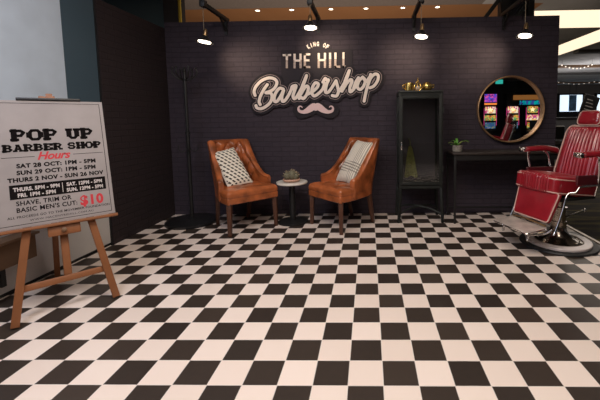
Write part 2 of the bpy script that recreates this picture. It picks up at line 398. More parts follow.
b = nb(); box(b, -.95, 3.65, -.05, .65, 1.12, 1.17, .008); link('worktop', b, M_BLACKG, t, False)
t = thing('display_screen', 'tilted black menu screen on a post behind the barber chair', 'screen', (6.05, 9.6, 0), .0)
b = nb(); mx = Matrix.Translation((0, 0, 1.50)) @ Matrix.Rotation(.30, 4, 'Y')
box(b, -.20, .20, -.03, .03, -.26, .26, .005, mx=mx); link('screen_panel', b, M_BLACKG, t, False)
b = nb()
for k in range(4): box(b, -.13, .12 - .03 * k, -.034, -.031, -.15 + .09 * k, -.13 + .09 * k, mx=mx)
link('printed_lines', b, mat('dim screen print', (.3, .28, .27), .6), t, False)
b = nb(); box(b, -.03, .03, -.02, .03, 0, 1.4); box(b, -.18, .18, -.15, .15, 0, .02); link('stand', b, M_BLACK, t, False)
t = thing('hall_chair', 'low dark stool silhouette in the hall behind the back wall edge', 'chair', (3.9, 7.1, 0))
b = nb(); lathe(b, [(.02, .60), (.20, .60), (.22, .64), (.20, .70), (.02, .70)], 24); link('seat', b, M_BLACKG, t)
b = nb(); lathe(b, [(.22, 0), (.22, .02), (.04, .03), (.03, .05), (.03, .60)], 24); link('pedestal', b, M_GUN, t)
b = nb(); rbox(b, .20, .03, .14, .028, (6, 2, 4), mx=Matrix.Translation((0, .19, .86))); link('backrest', b, M_BLACKG, t)

# ------------------------------------------------------------------ pendant lamps on arms
arms = [(-1.735, 'at the left end, left of the lettering'), (-.605, 'right above the wall lettering'), (.553, 'above the glass cabinet'), (1.627, 'above the round mirror')]
LAMPZ = [2.03, 2.155, 2.045, 2.035]
a0 = l0 = None
YA = 3.70
for i, (x, where) in enumerate(arms):
    if a0 is None:
        t = thing('lamp_arm', '', 'lamp bracket', (x, WY + .03, WH), 0, 'black lamp arms clamped on top of the back wall'); a0 = t
        b = nb(); box(b, -.02, .02, YA - WY - .06, .03, .001, .045, .004); link('arm', b, M_BLACK, t)
        b = nb(); box(b, -.028, .028, YA - WY - .075, YA - WY + .0, -.012, .055, .004); link('end_cap', b, M_BLACK, t)
        b = nb(); beam(b, (0, -.045, -.12), (0, -.19, .005), .022); box(b, -.018, .018, -.05, -.031, -.16, .03); link('bracket', b, M_BLACK, t)
    else:
        t = dup(a0); t.location.x = x
    t['label'] = 'black square lamp arm on the wall top, ' + where
    lz = LAMPZ[i]
    pl = thing('pendant_lamp', 'small lit black cone pendant lamp, ' + where, 'pendant lamp', (x, YA - .02, lz), 0, 'pendant lamps along the back wall')
    top = WH - .012 - lz
    T = Matrix.Rotation(-.08, 4, 'X') @ Matrix.Rotation([.10, -.03, .12, .14][i], 4, 'Y')
    b = nb(); tube(b, [(0, 0, top), (0, 0, .12)], .0035, 6); link('cord', b, mat('pale twisted cord', (.25, .2, .14), .8), pl)
    b = nb(); lathe(b, [(.006, .135), (.014, .13), (.020, .11), (.022, .085), (.024, .070), (.016, .066)], 20, mx=T); link('socket', b, M_BRASS, pl)
    b = nb(); lathe(b, [(.018, .066), (.022, .066), (.034, .052), (.058, .018), (.088, -.004), (.090, -.008), (.085, -.006), (.054, .014), (.030, .048), (.018, .062)], 32, mx=T, cap=False); link('lamp_shade', b, M_BLACKG, pl)
    b = nb(); lathe(b, [(.012, .050), (.030, .040), (.050, .012), (.064, -.002), (.063, -.007), (.03, -.008), (.004, -.008)], 28, mx=T); link('bulb', b, M_BULB, pl)
    ld = bpy.data.lights.new('pendant_spot', 'SPOT'); lo = bpy.data.objects.new('pendant_spot', ld); C.objects.link(lo)
    ld.energy = 27; ld.color = (1, .78, .56); ld.spot_size = math.radians(78); ld.spot_blend = 1.0; ld.shadow_soft_size = .05
    lo.location = (x, YA - .02, lz - .03); lo.rotation_euler = (Vector((x + (.25, .10, -.09, -.28)[i], WY, lz - .10)) - lo.location).to_track_quat('-Z', 'Y').to_euler()

# ------------------------------------------------------------------ wall sign
def wsd(u, v, d): p = wp(u, v); return Vector((p.x, WY - d, p.z))
def stroke_union(bm, strokes, r, d0, d1, n=6, cell=.4, n_r=False):
    """one clean solid around all strokes: marching squares over their distance field"""
    segs = []
    for st in strokes:
        P = [Vector((q[0], q[1], 0)) for q in st] if n_r else smooth_path([(x, y, 0) for x, y in st], n)
        segs += [(p.x, p.y, q.x, q.y) for p, q in zip(P, P[1:])]
    if n_r: RR = np.array([[a[2], b_[2]] for st in strokes for a, b_ in zip(st, st[1:])])
    A = np.array(segs); x0, x1 = A[:, [0, 2]].min() - r - 2, A[:, [0, 2]].max() + r + 2; y0, y1 = A[:, [1, 3]].min() - r - 2, A[:, [1, 3]].max() + r + 2
    nx, ny = int((x1 - x0) / cell) + 1, int((y1 - y0) / cell) + 1
    gx, gy = np.meshgrid(x0 + cell * np.arange(nx), y0 + cell * np.arange(ny), indexing='ij'); D = np.full((nx, ny), 1e9)
    for kk, (ax, ay, bx, by) in enumerate(A):
        dx, dy = bx - ax, by - ay; L = dx * dx + dy * dy + 1e-9
        t = np.clip(((gx - ax) * dx + (gy - ay) * dy) / L, 0, 1); D = np.minimum(D, np.hypot(gx - ax - t * dx, gy - ay - t * dy) + (r - (RR[kk, 0] + (RR[kk, 1] - RR[kk, 0]) * t) if n_r else 0))
    F = r - D; ca = {}; cb = {}
    def vt(key):
        if key not in ca:
            if key[0] == 'c': u, v = gx[key[1], key[2]], gy[key[1], key[2]]
            else:
                _, i, j, k, l = key; a, b_ = F[i, j], F[k, l]; t = a / (a - b_); u = gx[i, j] + (gx[k, l] - gx[i, j]) * t; v = gy[i, j] + (gy[k, l] - gy[i, j]) * t
            ca[key] = bm.verts.new(wsd(u, v, d1)); cb[key] = bm.verts.new(wsd(u, v, d0))
        return key
    for i in range(nx - 1):
        for j in range(ny - 1):
            cs = [(i, j), (i + 1, j), (i + 1, j + 1), (i, j + 1)]; ins = [F[c_] > 0 for c_ in cs]
            if not any(ins): continue
            loop = []
            for k in range(4):
                a, b_ = cs[k], cs[(k + 1) % 4]
                if ins[k]: loop.append(('c',) + a)
                if ins[k] != ins[(k + 1) % 4]:
                    p, q = sorted((a, b_)); loop.append(('e',) + p + q)
            ks = [vt(x) for x in loop]
            if len(ks) > 2:
                bm.faces.new([ca[x] for x in ks])
                for a, b_ in zip(ks, ks[1:] + ks[:1]):
                    if a[0] == 'e' and b_[0] == 'e':
                        bm.faces.new((ca[a], ca[b_], cb[b_], cb[a]))
def cr(ox, oy, k, pts): return [(ox + x / k, oy + y / k) for x, y in pts]
k1 = 8.9
S = [
 cr(250, 70, k1, [(55, 228), (46, 195), (62, 150), (110, 100), (175, 74), (228, 85), (247, 118), (225, 165), (190, 190), (150, 205), (192, 208), (204, 240), (188, 290), (145, 328), (105, 345), (72, 338), (62, 318)]),
 cr(250, 70, k1, [(162, 133), (130, 180), (100, 240), (90, 285), (100, 308)]),
 cr(250, 70, k1, [(303, 172), (272, 165), (243, 195), (224, 240), (226, 278), (248, 280), (278, 238), (306, 185), (290, 240), (297, 280), (322, 268), (352, 222), (372, 180), (382, 150), (392, 158), (396, 175)]),
 cr(285, 65, k1, [(78, 190), (104, 188), (90, 235), (78, 275), (88, 302), (112, 282), (150, 215), (180, 150), (197, 98)]),
 cr(285, 65, k1, [(197, 98), (160, 190), (138, 262), (132, 300)]),
 cr(285, 65, k1, [(146, 262), (180, 205), (204, 190), (213, 215), (198, 265), (170, 300), (150, 290)]),
 cr(285, 65, k1, [(205, 262), (245, 242), (288, 205), (300, 172), (275, 162), (252, 195), (243, 245), (262, 277), (300, 258), (340, 215), (356, 165)]),
 cr(320, 60, k1, [(30, 200), (50, 168), (62, 180), (78, 182), (62, 222), (52, 285), (75, 290), (102, 258), (145, 188)]),
 cr(320, 60, k1, [(145, 188), (158, 235), (166, 285), (148, 322), (112, 318)]),
 cr(320, 60, k1, [(166, 288), (200, 240), (240, 165), (262, 98)]),
 cr(320, 60, k1, [(262, 98), (225, 190), (198, 280)]),
 cr(320, 60, k1, [(208, 262), (240, 210), (274, 178), (286, 195), (268, 245), (270, 285), (296, 268), (318, 232)]),
 cr(350, 60, 7.27, [(28, 205), (42, 165), (62, 132)]),
 cr(350, 60, 7.27, [(92, 128), (66, 155), (54, 198), (74, 216), (98, 194), (111, 152), (92, 127), (118, 158), (140, 130)]),
 cr(350, 60, 7.27, [(150, 108), (132, 175), (115, 240), (103, 300)]),
 cr(350, 60, 7.27, [(130, 185), (150, 135), (180, 106), (204, 115), (200, 152), (174, 190), (146, 204)]),
]
sg = thing('wall_sign', 'raised charcoal barbershop sign with cream script lettering and a pink moustache on the back wall', 'sign', (0, 0, 0))
b = nb()
mspine = [(299, 110), (302, 112.5), (310, 110), (316, 107), (323, 110), (331, 112.5), (333.5, 110)]
stroke_union(b, S + [mspine], 5.9, .0, .030)
link('backing_board', b, M_SIGNB, sg, False)
b = nb(); prism(b, [(281, 50.5), (352.5, 49), (353, 78), (282, 92)], 0, .012, wsd); link('lettering_panel', b, mat('smoked sign panel', (.030, .025, .031), .65, spec=.2), sg, False)
b = nb()
stroke_union(b, S, 3.45, .030, .0325)
link('outer_outline', b, M_SIGNLINE, sg, False)
b = nb()
stroke_union(b, S, 2.85, .0305, .0350)
link('inner_outline', b, M_SIGNB, sg, False)
b = nb()
stroke_union(b, S, 1.5, .0350, .042, 6, .3)
link('script_lettering', b, M_CREAM, sg, False)
mL = [(302.7, 107.4, .45), (301.3, 106.3, .55), (299.7, 106.9, .75), (299.0, 109.0, 1.0), (300.4, 111.3, 1.4), (304.2, 112.0, 1.8), (308.3, 110.4, 2.7), (312.0, 107.9, 3.3), (314.2, 106.2, 2.9), (315.2, 107.4, 3.0), (316.2, 108.6, 2.2)]
mR = [(632.4 - x, y - .1, r_) for x, y, r_ in mL]
def sm3(L): return [tuple(p) for p in smooth_path(L, 4)]
b = nb(); stroke_union(b, [sm3(mL), sm3(mR)], 3.5, .030, .042, cell=.25, n_r=True); link('moustache', b, M_PINK, sg, False)
def bars(bm, rects, d0, d1):
    for (u0, v0, u1, v1, w) in rects:
        d = Vector((u1 - u0, v1 - v0, 0)); e = Vector((-d.y, d.x, 0)).normalized() * w / 2
        prism(bm, [(u0 + e.x, v0 + e.y), (u1 + e.x, v1 + e.y), (u1 - e.x, v1 - e.y), (u0 - e.x, v0 - e.y)], d0, d1, wsd)
def line(u): return 68.6 - (u - 287) * .012     # baseline
def cap(u): return 54.4 - (u - 287) * .030
W2 = 2.1
LT = []; up_ = lo_ = None
def new_letter():
    global up_, lo_
    up_, lo_ = [], []; LT.append((up_, lo_))
new_letter()
def stem(u, full=True):
    mid = (line(u) * .42 + cap(u) * .58)
    up_.append((u, cap(u) - .0, u, mid, W2)); lo_.append((u, mid, u, line(u) + .0, W2))
def hb(u0, u1, where):
    f = {'t': cap, 'b': line, 'm': lambda u: (line(u) + cap(u)) / 2 - .4}[where]; o = {'t': 1.0, 'b': -1.0, 'm': 0}[where]
    (lo_ if where == 'b' else up_).append((u0, f(u0) + o, u1, f(u1) + o, 2.0))
stem(287.3); hb(283.2, 291.4, 't'); new_letter()
stem(295.0); stem(300.9); hb(295, 300.9, 'm'); new_letter()
stem(305.2); hb(304.2, 310.6, 't'); hb(304.2, 309.8, 'm'); hb(304.2, 310.6, 'b'); new_letter()
stem(319.0); stem(325.2); hb(319, 325.2, 'm'); new_letter()
stem(330.3); new_letter()
stem(335.6); hb(334.6, 340.4, 'b'); new_letter()
stem(343.6); hb(342.6, 348.4, 'b')
for U_, L_ in LT:
    b = nb(); bars(b, U_, .012, .026); n_ = len(b.faces); bars(b, L_, .012, .0255); b.faces.ensure_lookup_table()
    for f in b.faces[n_:]: f.material_index = 1
    link('letter', b, [M_CREAM, M_CREAM2], sg, False)

# --- flat text from the built-in font, fitted to a box
DG = bpy.context.evaluated_depsgraph_get()
def text_bm(s_, w, h, bold=.0, shear=0., spacing=1., depth=.0006, mx=Matrix()):
    cu = bpy.data.curves.new('t', 'FONT'); cu.body = s_; cu.size = 1; cu.offset = bold; cu.shear = shear; cu.space_character = spacing; cu.resolution_u = 3
    o = bpy.data.objects.new('t', cu); C.objects.link(o); bpy.context.view_layer.update()
    me = bpy.data.meshes.new_from_object(o.evaluated_get(bpy.context.evaluated_depsgraph_get()))
    bm = nb(); bm.from_mesh(me); bpy.data.objects.remove(o); bpy.data.meshes.remove(me); bpy.data.curves.remove(cu)
    xs = [v.co.x for v in bm.verts]; x0, x1 = min(xs), max(xs)
    sx = w / (x1 - x0); sz = h / .70
    for v in bm.verts: v.co = mx @ Vector(((v.co.x - x0) * sx, v.co.y * sz, depth))
    return bm
# arched lettering KING OF
for k, ch in enumerate('KING OF'):
    if ch == ' ': continue
    a = (k - 3) * .235; cu_, cv_ = 318.0, 56.5; R_ = 13.0
    tb = text_bm(ch, 2.4 if ch != 'I' else .9, 4.0, .06, 0)
    for v in tb.verts:
        x, y = v.co.x - (1.2 if ch != 'I' else .45), v.co.y
        ca, sa = math.cos(a * .8), math.sin(a * .8)
        uu = cu_ + R_ * math.sin(a) + (x * ca + y * sa); vv = cv_ - R_ * .8 * math.cos(a) + (x * sa - y * ca)
        v.co = wsd(uu, vv, .014)
    link('arched_letter', tb, M_CREAM, sg, False)
b = nb()
arc = [(305 + 26 * k / 10, 50.5 - 10.5 * math.sin(PI * (k / 10) * .86 + .22)) for k in range(11)]
prism(b, arc + [(331, 52), (305, 52)], 0, .0125, wsd); link('arched_panel', b, MATS['smoked sign panel'], sg, False)

# ------------------------------------------------------------------ armchairs
def shell_bm():
    pts = []; hw = .185; yb = .235; ya = -.125; rc = .09
    for k in range(15): t = k / 15; pts.append((hw + .085 * (1 - t) ** 1.1, ya + (yb - rc - ya) * t))
    for k in range(10): a = PI / 2 * k / 10; pts.append((hw - rc + rc * math.cos(a), yb - rc + rc * math.sin(a)))
    for k in range(41): t = k / 40; pts.append((hw - rc - 2 * (hw - rc) * t, yb))
    half = pts[:25]
    pts += [(-x, y) for x, y in half[::-1]]
    n = len(pts); bm = nb(); rings = []
    acc = [0]
    for i in range(1, n): acc.append(acc[-1] + math.hypot(pts[i][0] - pts[i - 1][0], pts[i][1] - pts[i - 1][1]))
    L = acc[-1]; MZ = 30
    for i, (x, y) in enumerate(pts):
        a = pts[max(i - 1, 0)]; c_ = pts[min(i + 1, n - 1)]; d = Vector((c_[0] - a[0], c_[1] - a[1])).normalized(); nr = Vector((d.y, -d.x))
        if nr.dot(Vector((x, y - 0))) < 0: nr = -nr
        t = max(0, min(1, (y + .125) / .28)); g = t ** 2.1
        zt = .565 + .405 * g; w = max(0, min(1, (y + .125) / .30))
        th = .030 + .012 * w
        zb = .345; ring = []
        s_ = acc[i] - L / 2
        def tuft(z):
            u = s_ / .135; v = (z - .52) / .20
            if w < .35: k = 0
            else: k = min(1, (w - .35) / .4)
            p, q = u + v, u - v
            hh = (abs(math.sin(PI * p / 1)) * abs(math.sin(PI * q / 1))) ** .6
            fade = max(0, min(1, (zt - z) / .05))
            return k * fade * (.036 * hh - .020)
        prof = []
        for j in range(MZ + 1):
            z = zb + (zt - th - zb) * j / MZ; prof.append((-th * .8 - tuft(z), z))
        for j in range(1, 8):
            a_ = PI * j / 8; prof.append((-th * 1.0 * math.cos(a_) + .010 * w * math.sin(a_), zt - th + th * math.sin(a_)))
        for j in range(7): z = zt - th - (zt - th - zb) * j / 6; prof.append((th, z))
        for o_, z in prof:
            lean = .22 * w * max(0, z - .40); fl = .02 * max(0, z - .4) / .5 * (1 if x > 0 else -1) * min(1, abs(x) / .2)
            ring.append(bm.verts.new((x + nr.x * o_ + fl, y + nr.y * o_ + lean, z)))
        rings.append(ring)
    m_ = len(rings[0])
    for A, B in zip(rings, rings[1:]):
        for k in range(m_): bm.faces.new((A[k], A[(k + 1) % m_], B[(k + 1) % m_], B[k]))
    for R, s_ in ((rings[0], -1), (rings[-1], 1)):      # soft scroll end
        cpt = sum((v.co for v in R), Vector()) / m_
        R2 = [bm.verts.new(cpt + (v.co - cpt) * .86 + Vector((0, -.014, 0))) for v in R]
        for k in range(m_): bm.faces.new((R[k], R[(k + 1) % m_], R2[(k + 1) % m_], R2[k]))
        bm.faces.new(R2)
    return bm
def armchair(label, loc, rz):
    t = thing('leather_armchair', label, 'armchair', loc, rz, 'buttoned leather armchairs')
    bkr = link('backrest', shell_bm(), M_LEATHER, t)
    def d(Q, nr, p):
        if nr.z > .3 and Q.z > 0:
            u, v = Q.x / .13, (Q.y + .03) / .13
            hh = (abs(math.sin(PI * (u + v) / 2)) * abs(math.sin(PI * (u - v) / 2))) ** .45
            e = max(0, 1 - max(abs(p[0]), abs(p[1])) ** 6)
            Q = Q + Vector((0, 0, (.026 * hh - .008 + .012 * (1 - p[0] ** 2)) * e))
        # taper towards the back
        k = 1 - .28 * max(0, min(1, (Q.y + .02) / .27)); Q.x *= k
        return Q
    b = nb(); rbox(b, .292, .255, .042, .03, (30, 26, 2), d, Matrix.Translation((0, -.06, .425))); sea = link('seat', b, M_LEATHER, t)
    def d2(Q, nr, p): Q.x *= 1 - .27 * max(0, min(1, (Q.y + .06) / .31)); return Q
    b = nb(); rbox(b, .288, .265, .035, .012, (6, 6, 2), d2, Matrix.Translation((0, -.045, .365))); link('seat_frame', b, M_LEATHER, t)
    for (bx, by) in [(x_, y_) for x_ in (-.13, 0, .13) for y_ in (-.16,)] + [(-.065 * 2, .10), (0, .10), (.13, .10), (0, -.03)]:
        b = nb(); sphere(b, (bx, by - .0, .468), .010, 1, 1, .5, 10); link('button', b, M_BUTTON, sea)
    for r_, z in enumerate((.62, .72, .82, .92)):
        for k in range(-2, 3):
            sx = k * .135 + (.0675 if r_ % 2 == 0 else 0)
            if abs(sx) > .15 or z > .90: continue
            b = nb(); sphere(b, (sx, .235 - .015 + .22 * (z - .40), z), .014, 1, .6, 1, 10); link('button', b, M_BUTTON, bkr)
    for sx in (-1, 1):
        b = nb(); beam(b, (sx * .258, -.278, .345), (sx * .265, -.285, 0), .050, w2=.036, bev=.004); link('leg', b, M_LEG, t)
        b = nb(); beam(b, (sx * .195, .185, .345), (sx * .185, .255, 0), .045, w2=.034, bev=.004); link('leg', b, M_LEG, t)
    return t
armchair('tan buttoned leather armchair left of the small round table, geometric cushion on it', (-1.455, 3.80, 0), math.radians(45))
armchair('tan buttoned leather armchair right of the small round table, striped cushion on it', (-.280, 3.85, 0), math.radians(-46))

def cushion(name, label, bc, tc_, rv, w, h, th, m, N=18):
    upv = (Vector(tc_) - Vector(bc)).normalized(); rt = Vector(rv); rt = (rt - upv * rt.dot(upv)).normalized(); nr = rt.cross(upv).normalized()
    cen = (Vector(bc) + Vector(tc_)) / 2
    bm = nb(); uvl = bm.loops.layers.uv.new('UVMap'); g = {}
    for sd in (1, -1):
        for i in range(N + 1):
            for j in range(N + 1):
                u, v = i / N * 2 - 1, j / N * 2 - 1
                if sd == -1 and (abs(u) == 1 or abs(v) == 1): g[(sd, i, j)] = g[(1, i, j)]; continue
                pin = 1 - .06 * (1 - abs(u) ** 2) * abs(v) ** 3; pin2 = 1 - .06 * (1 - abs(v) ** 2) * abs(u) ** 3
                t_ = th / 2 * ((1 - u ** 4) * (1 - v ** 4)) ** .5
                g[(sd, i, j)] = bm.verts.new((u * w / 2 * pin2, -sd * t_, v * h / 2 * pin))
    for sd in (1, -1):
        for i in range(N):
            for j in range(N):
                q = [(i, j), (i + 1, j), (i + 1, j + 1), (i, j + 1)]
                f = bm.faces.new([g[(sd, a, c_)] for a, c_ in q])
                for lp, (a, c_) in zip(f.loops, q): lp[uvl].uv = (a / N, c_ / N)
    o = link(name, bm, m)
    o.matrix_world = Matrix(((rt.x, -nr.x, upv.x, cen.x), (rt.y, -nr.y, upv.y, cen.y), (rt.z, -nr.z, upv.z, cen.z), (0, 0, 0, 1)))
    tag(o, label, 'cushion'); return o
def pat_geo(nt, u, v):
    a = mathn(nt, 'MULTIPLY', u, 6); c_ = mathn(nt, 'MULTIPLY', v, 13)
    row = mathn(nt, 'FLOORED_MODULO', mathn(nt, 'FLOOR', c_), 2)
    fu = mathn(nt, 'FRACT', mathn(nt, 'ADD', mathn(nt, 'ADD', a, mathn(nt, 'MULTIPLY', row, .5)), mathn(nt, 'MULTIPLY', mathn(nt, 'FRACT', c_), .5)))
    dk = mathn(nt, 'LESS_THAN', fu, .45)
    fv = mathn(nt, 'FRACT', c_); dk = mathn(nt, 'MULTIPLY', dk, mathn(nt, 'LESS_THAN', fv, .72))
    edge = mathn(nt, 'GREATER_THAN', mathn(nt, 'MAXIMUM', mathn(nt, 'ABSOLUTE', mathn(nt, 'SUBTRACT', u, .5)), mathn(nt, 'ABSOLUTE', mathn(nt, 'SUBTRACT', v, .5))), .47)
    dk = mathn(nt, 'MULTIPLY', dk, mathn(nt, 'SUBTRACT', 1, edge))
    return mixc(nt, dk, (.80, .74, .62), (.05, .038, .03))
def pat_str(nt, u, v):
    s1 = mathn(nt, 'GREATER_THAN', mathn(nt, 'SINE', mathn(nt, 'MULTIPLY', u, 75)), .45)
    s2 = mathn(nt, 'GREATER_THAN', mathn(nt, 'SINE', mathn(nt, 'MULTIPLY', mathn(nt, 'ADD', v, mathn(nt, 'MULTIPLY', u, .05)), 110)), .3)
    band = mathn(nt, 'MULTIPLY', mathn(nt, 'GREATER_THAN', v, .22), mathn(nt, 'LESS_THAN', v, .45))
    wr = mathn(nt, 'GREATER_THAN', u, .55)
    f = mathn(nt, 'MAXIMUM', mathn(nt, 'MULTIPLY', s1, mathn(nt, 'ADD', mathn(nt, 'MULTIPLY', wr, .45), .25)), mathn(nt, 'MULTIPLY', mathn(nt, 'MULTIPLY', s2, band), .8))
    return mixc(nt, f, (.72, .66, .56), (.14, .12, .10))
cushion('cushion', 'cream and black geometric patterned cushion leaning in the left armchair', (-1.415, 3.70, .475), (-1.70, 3.90, .862), (.25, .2, 0), .285, .52, .12, uv_mat('geometric print', pat_geo))
cushion('cushion', 'cream striped cushion leaning tall in the right armchair', (-.285, 3.79, .478), (-.035, 3.99, .94), (.22, -.26, -.03), .32, .56, .12, uv_mat('striped weave', pat_str))

# ------------------------------------------------------------------ side table with cactus bowl
t = thing('side_table', 'small round white topped table on a black pedestal between the two armchairs', 'side table', (-.905, 3.92, 0))
b = nb(); lathe(b, [(.001, .455), (.168, .455), (.178, .462), (.180, .472), (.176, .480), (.001, .482)], 48, cap=False); link('table_top', b, M_MARBLE, t)
b = nb(); lathe(b, [(.06, .455), (.06, .447), (.034, .44), (.034, .03)], 24); link('pedestal', b, M_BLACK, t)
b = nb(); lathe(b, [(.175, 0), (.175, .012), (.165, .018), (.03, .03)], 48); link('base', b, M_BLACK, t)
t = thing('cactus_bowl', 'pale terracotta bowl of spiny cactus balls on the small round table', 'potted plant', (-.905, 3.90, .482))
b = nb(); lathe(b, [(.05, 0), (.085, .006), (.100, .024), (.096, .036), (.090, .034), (.086, .022), (.02, .018)], 36); link('bowl', b, M_BOWL, t)
b = nb()
for (x, y, r_, z) in ((-.045, -.01, .042, .066), (.012, .0, .050, .074), (.055, -.005, .036, .060), (-.01, .035, .04, .075)): sphere(b, (x, y, z), r_, 1, 1, 1.15, 16)
for v in b.verts:
    a = math.atan2(v.co.y, v.co.x); v.co += Vector((math.cos(a), math.sin(a), 0)) * .002 * math.sin(9 * a)
link('cactus', b, M_SUCC, t)
b = nb()
for (x, y, r_, z) in ((-.045, -.01, .042, .066), (.012, .0, .050, .074), (.055, -.005, .036, .060)):
    for k in range(38):
        a, e = random.uniform(0, 2 * PI), random.uniform(.0, 1.5); d = Vector((math.cos(a) * math.cos(e), math.sin(a) * math.cos(e), math.sin(e) * 1.15))
        p = Vector((x, y, z)) + d * r_ * .97; beam(b, p, p + d * .016, .0022)
link('spines', b, M_SPINE, t)

# ------------------------------------------------------------------ coat stand
t = thing('coat_stand', 'black coat stand with a broad round base in the left corner', 'coat stand', (-2.10, 3.925, 0))
b = nb(); lathe(b, [(.285, 0), (.290, .008), (.288, .030), (.27, .040), (.06, .05), (.035, .06)], 56); link('base', b, M_BLACKG, t)
b = nb(); lathe(b, [(.020, .05), (.020, 1.04), (.028, 1.045), (.028, 1.07), (.018, 1.08), (.018, 1.75), (.026, 1.76), (.012, 1.80), (.001, 1.81)], 20); link('pole', b, M_BLACK, t)
for k in range(6):
    a = 2 * PI * k / 6 + .3; d = Vector((math.cos(a), math.sin(a), 0))
    b = nb(); tube(b, [d * .015 + Vector((0, 0, 1.66)), d * .08 + Vector((0, 0, 1.68)), d * .13 + Vector((0, 0, 1.74)), d * .12 + Vector((0, 0, 1.79))], .008, 8, sm=5); sphere(b, d * .12 + Vector((0, 0, 1.795)), .013, seg=10); link('hook', b, M_BLACK, t)
for k in range(4):
    a = 2 * PI * k / 4 + .5; d = Vector((math.cos(a), math.sin(a), 0))
    b = nb(); tube(b, [d * .015 + Vector((0, 0, .88)), d * .06 + Vector((0, 0, .84)), d * .10 + Vector((0, 0, .87)), d * .10 + Vector((0, 0, .92))], .006, 8, sm=5); link('hook', b, M_BLACK, t)

# ------------------------------------------------------------------ easel and poster
Lf = Vector((-2.058, 1.839, 0)); hh_ = Vector((.687, .727, 0)).normalized(); n0 = Vector((hh_.y, -hh_.x, 0)); al = math.radians(15)
uv_ = (-n0 * math.sin(al) + Vector((0, 0, 1)) * math.cos(al)); nn = hh_.cross(uv_).normalized()
if nn.dot(n0) < 0: nn = -nn
O_ = Lf - nn * 0
EM = Matrix(((hh_.x, -nn.x, uv_.x, O_.x), (hh_.y, -nn.y, uv_.y, O_.y), (hh_.z, -nn.z, uv_.z, O_.z), (0, 0, 0, 1)))   # local x right, y behind, z up the slope
ez = thing('easel', 'wooden A frame easel carrying the barber shop poster at the left', 'easel')
ez.matrix_world = EM
wv = (EM.inverted() @ Vector((0, 0, 0))); 
def leg_pts(x0, x1, v1): return (x0, .012, .004), (x1, .012, v1)
for a, c_ in (((.005, .016, .012), (.228, .016, 1.42)), ((.492, .016, .012), (.268, .016, 1.42))):
    b = nb(); beam(b, a, c_, .040, .022, Vector((0, 1, 0)), bev=.003); link('leg', b, M_PINE, ez)
b = nb()
pb = EM.inverted() @ Vector((-2.41, 2.50, .018)); beam(b, (.248, .040, 1.36), pb, .034, .022, Vector((0, 1, 0)), bev=.003); link('rear_leg', b, M_PINE, ez)
b = nb(); beam(b, (.262, .046, .60), (.262, .046, .235), .040, .018, Vector((0, 1, 0)), bev=.003); beam(b, (.262, .046, .60), (.262, .046, 1.45), .034, .016, Vector((0, 1, 0)), bev=.003); link('mast', b, M_PINE, ez)
b = nb(); beam(b, (.035, .034, .215), (.468, .034, .215), .040, .018, Vector((0, 1, 0)), bev=.003); link('crossbar', b, M_PINE, ez)
b = nb(); box(b, -.045, .55, -.034, .030, .553, .573, .003); link('ledge', b, M_PINE, ez)
b = nb(); box(b, .185, .345, -.014, .03, .490, .553, .004); link('clamp_block', b, M_PINE, ez)
b = nb(); lathe(b, [(.012, 0), (.014, .006), (.012, .02), (.004, .022)], 14, mx=Matrix.Translation((.262, -.014, .522)) @ Matrix.Rotation(PI / 2, 4, 'X')); link('knob', b, M_TIMB, ez)
b = nb(); box(b, .10, .42, -.020, .02, 1.384, 1.40, .003); link('top_clip', b, M_BLACK, ez)
po = thing('poster_board', 'grey beige pop up barber shop opening hours poster standing on the wooden easel', 'poster')
po.matrix_world = EM
b = nb(); box(b, -.040, .540, -.010, .0, .576, 1.382, .001); link('panel', b, M_PAPER, po, False)
FY = -.0102
def P2(x, y): return Matrix(((1, 0, 0, x), (0, 0, -1, FY), (0, 1, 0, y), (0, 0, 0, 1)))
def txt(s_, x0, x1, y0, h, m_, nm='lettering', bold=.048, shear=0., sp=1.08, dy=.0006):
    link(nm, text_bm(s_, x1 - x0, h, bold, shear, sp, dy, P2(x0, y0)), m_, po, False)
def rect(x0, x1, y0, y1, m_, nm, d=.0004):
    b = nb(); box(b, x0, x1, FY - d, FY, y0, y1); link(nm, b, m_, po, False)
b = nb()
for (x0, x1, y0, y1) in ((-.022, .522, 1.362, 1.365), (-.022, .522, .594, .597), (-.022, -.019, .594, 1.365), (.519, .522, .594, 1.365)): box(b, x0, x1, FY - .0004, FY, y0, y1)
link('border_line', b, M_INK, po, False)
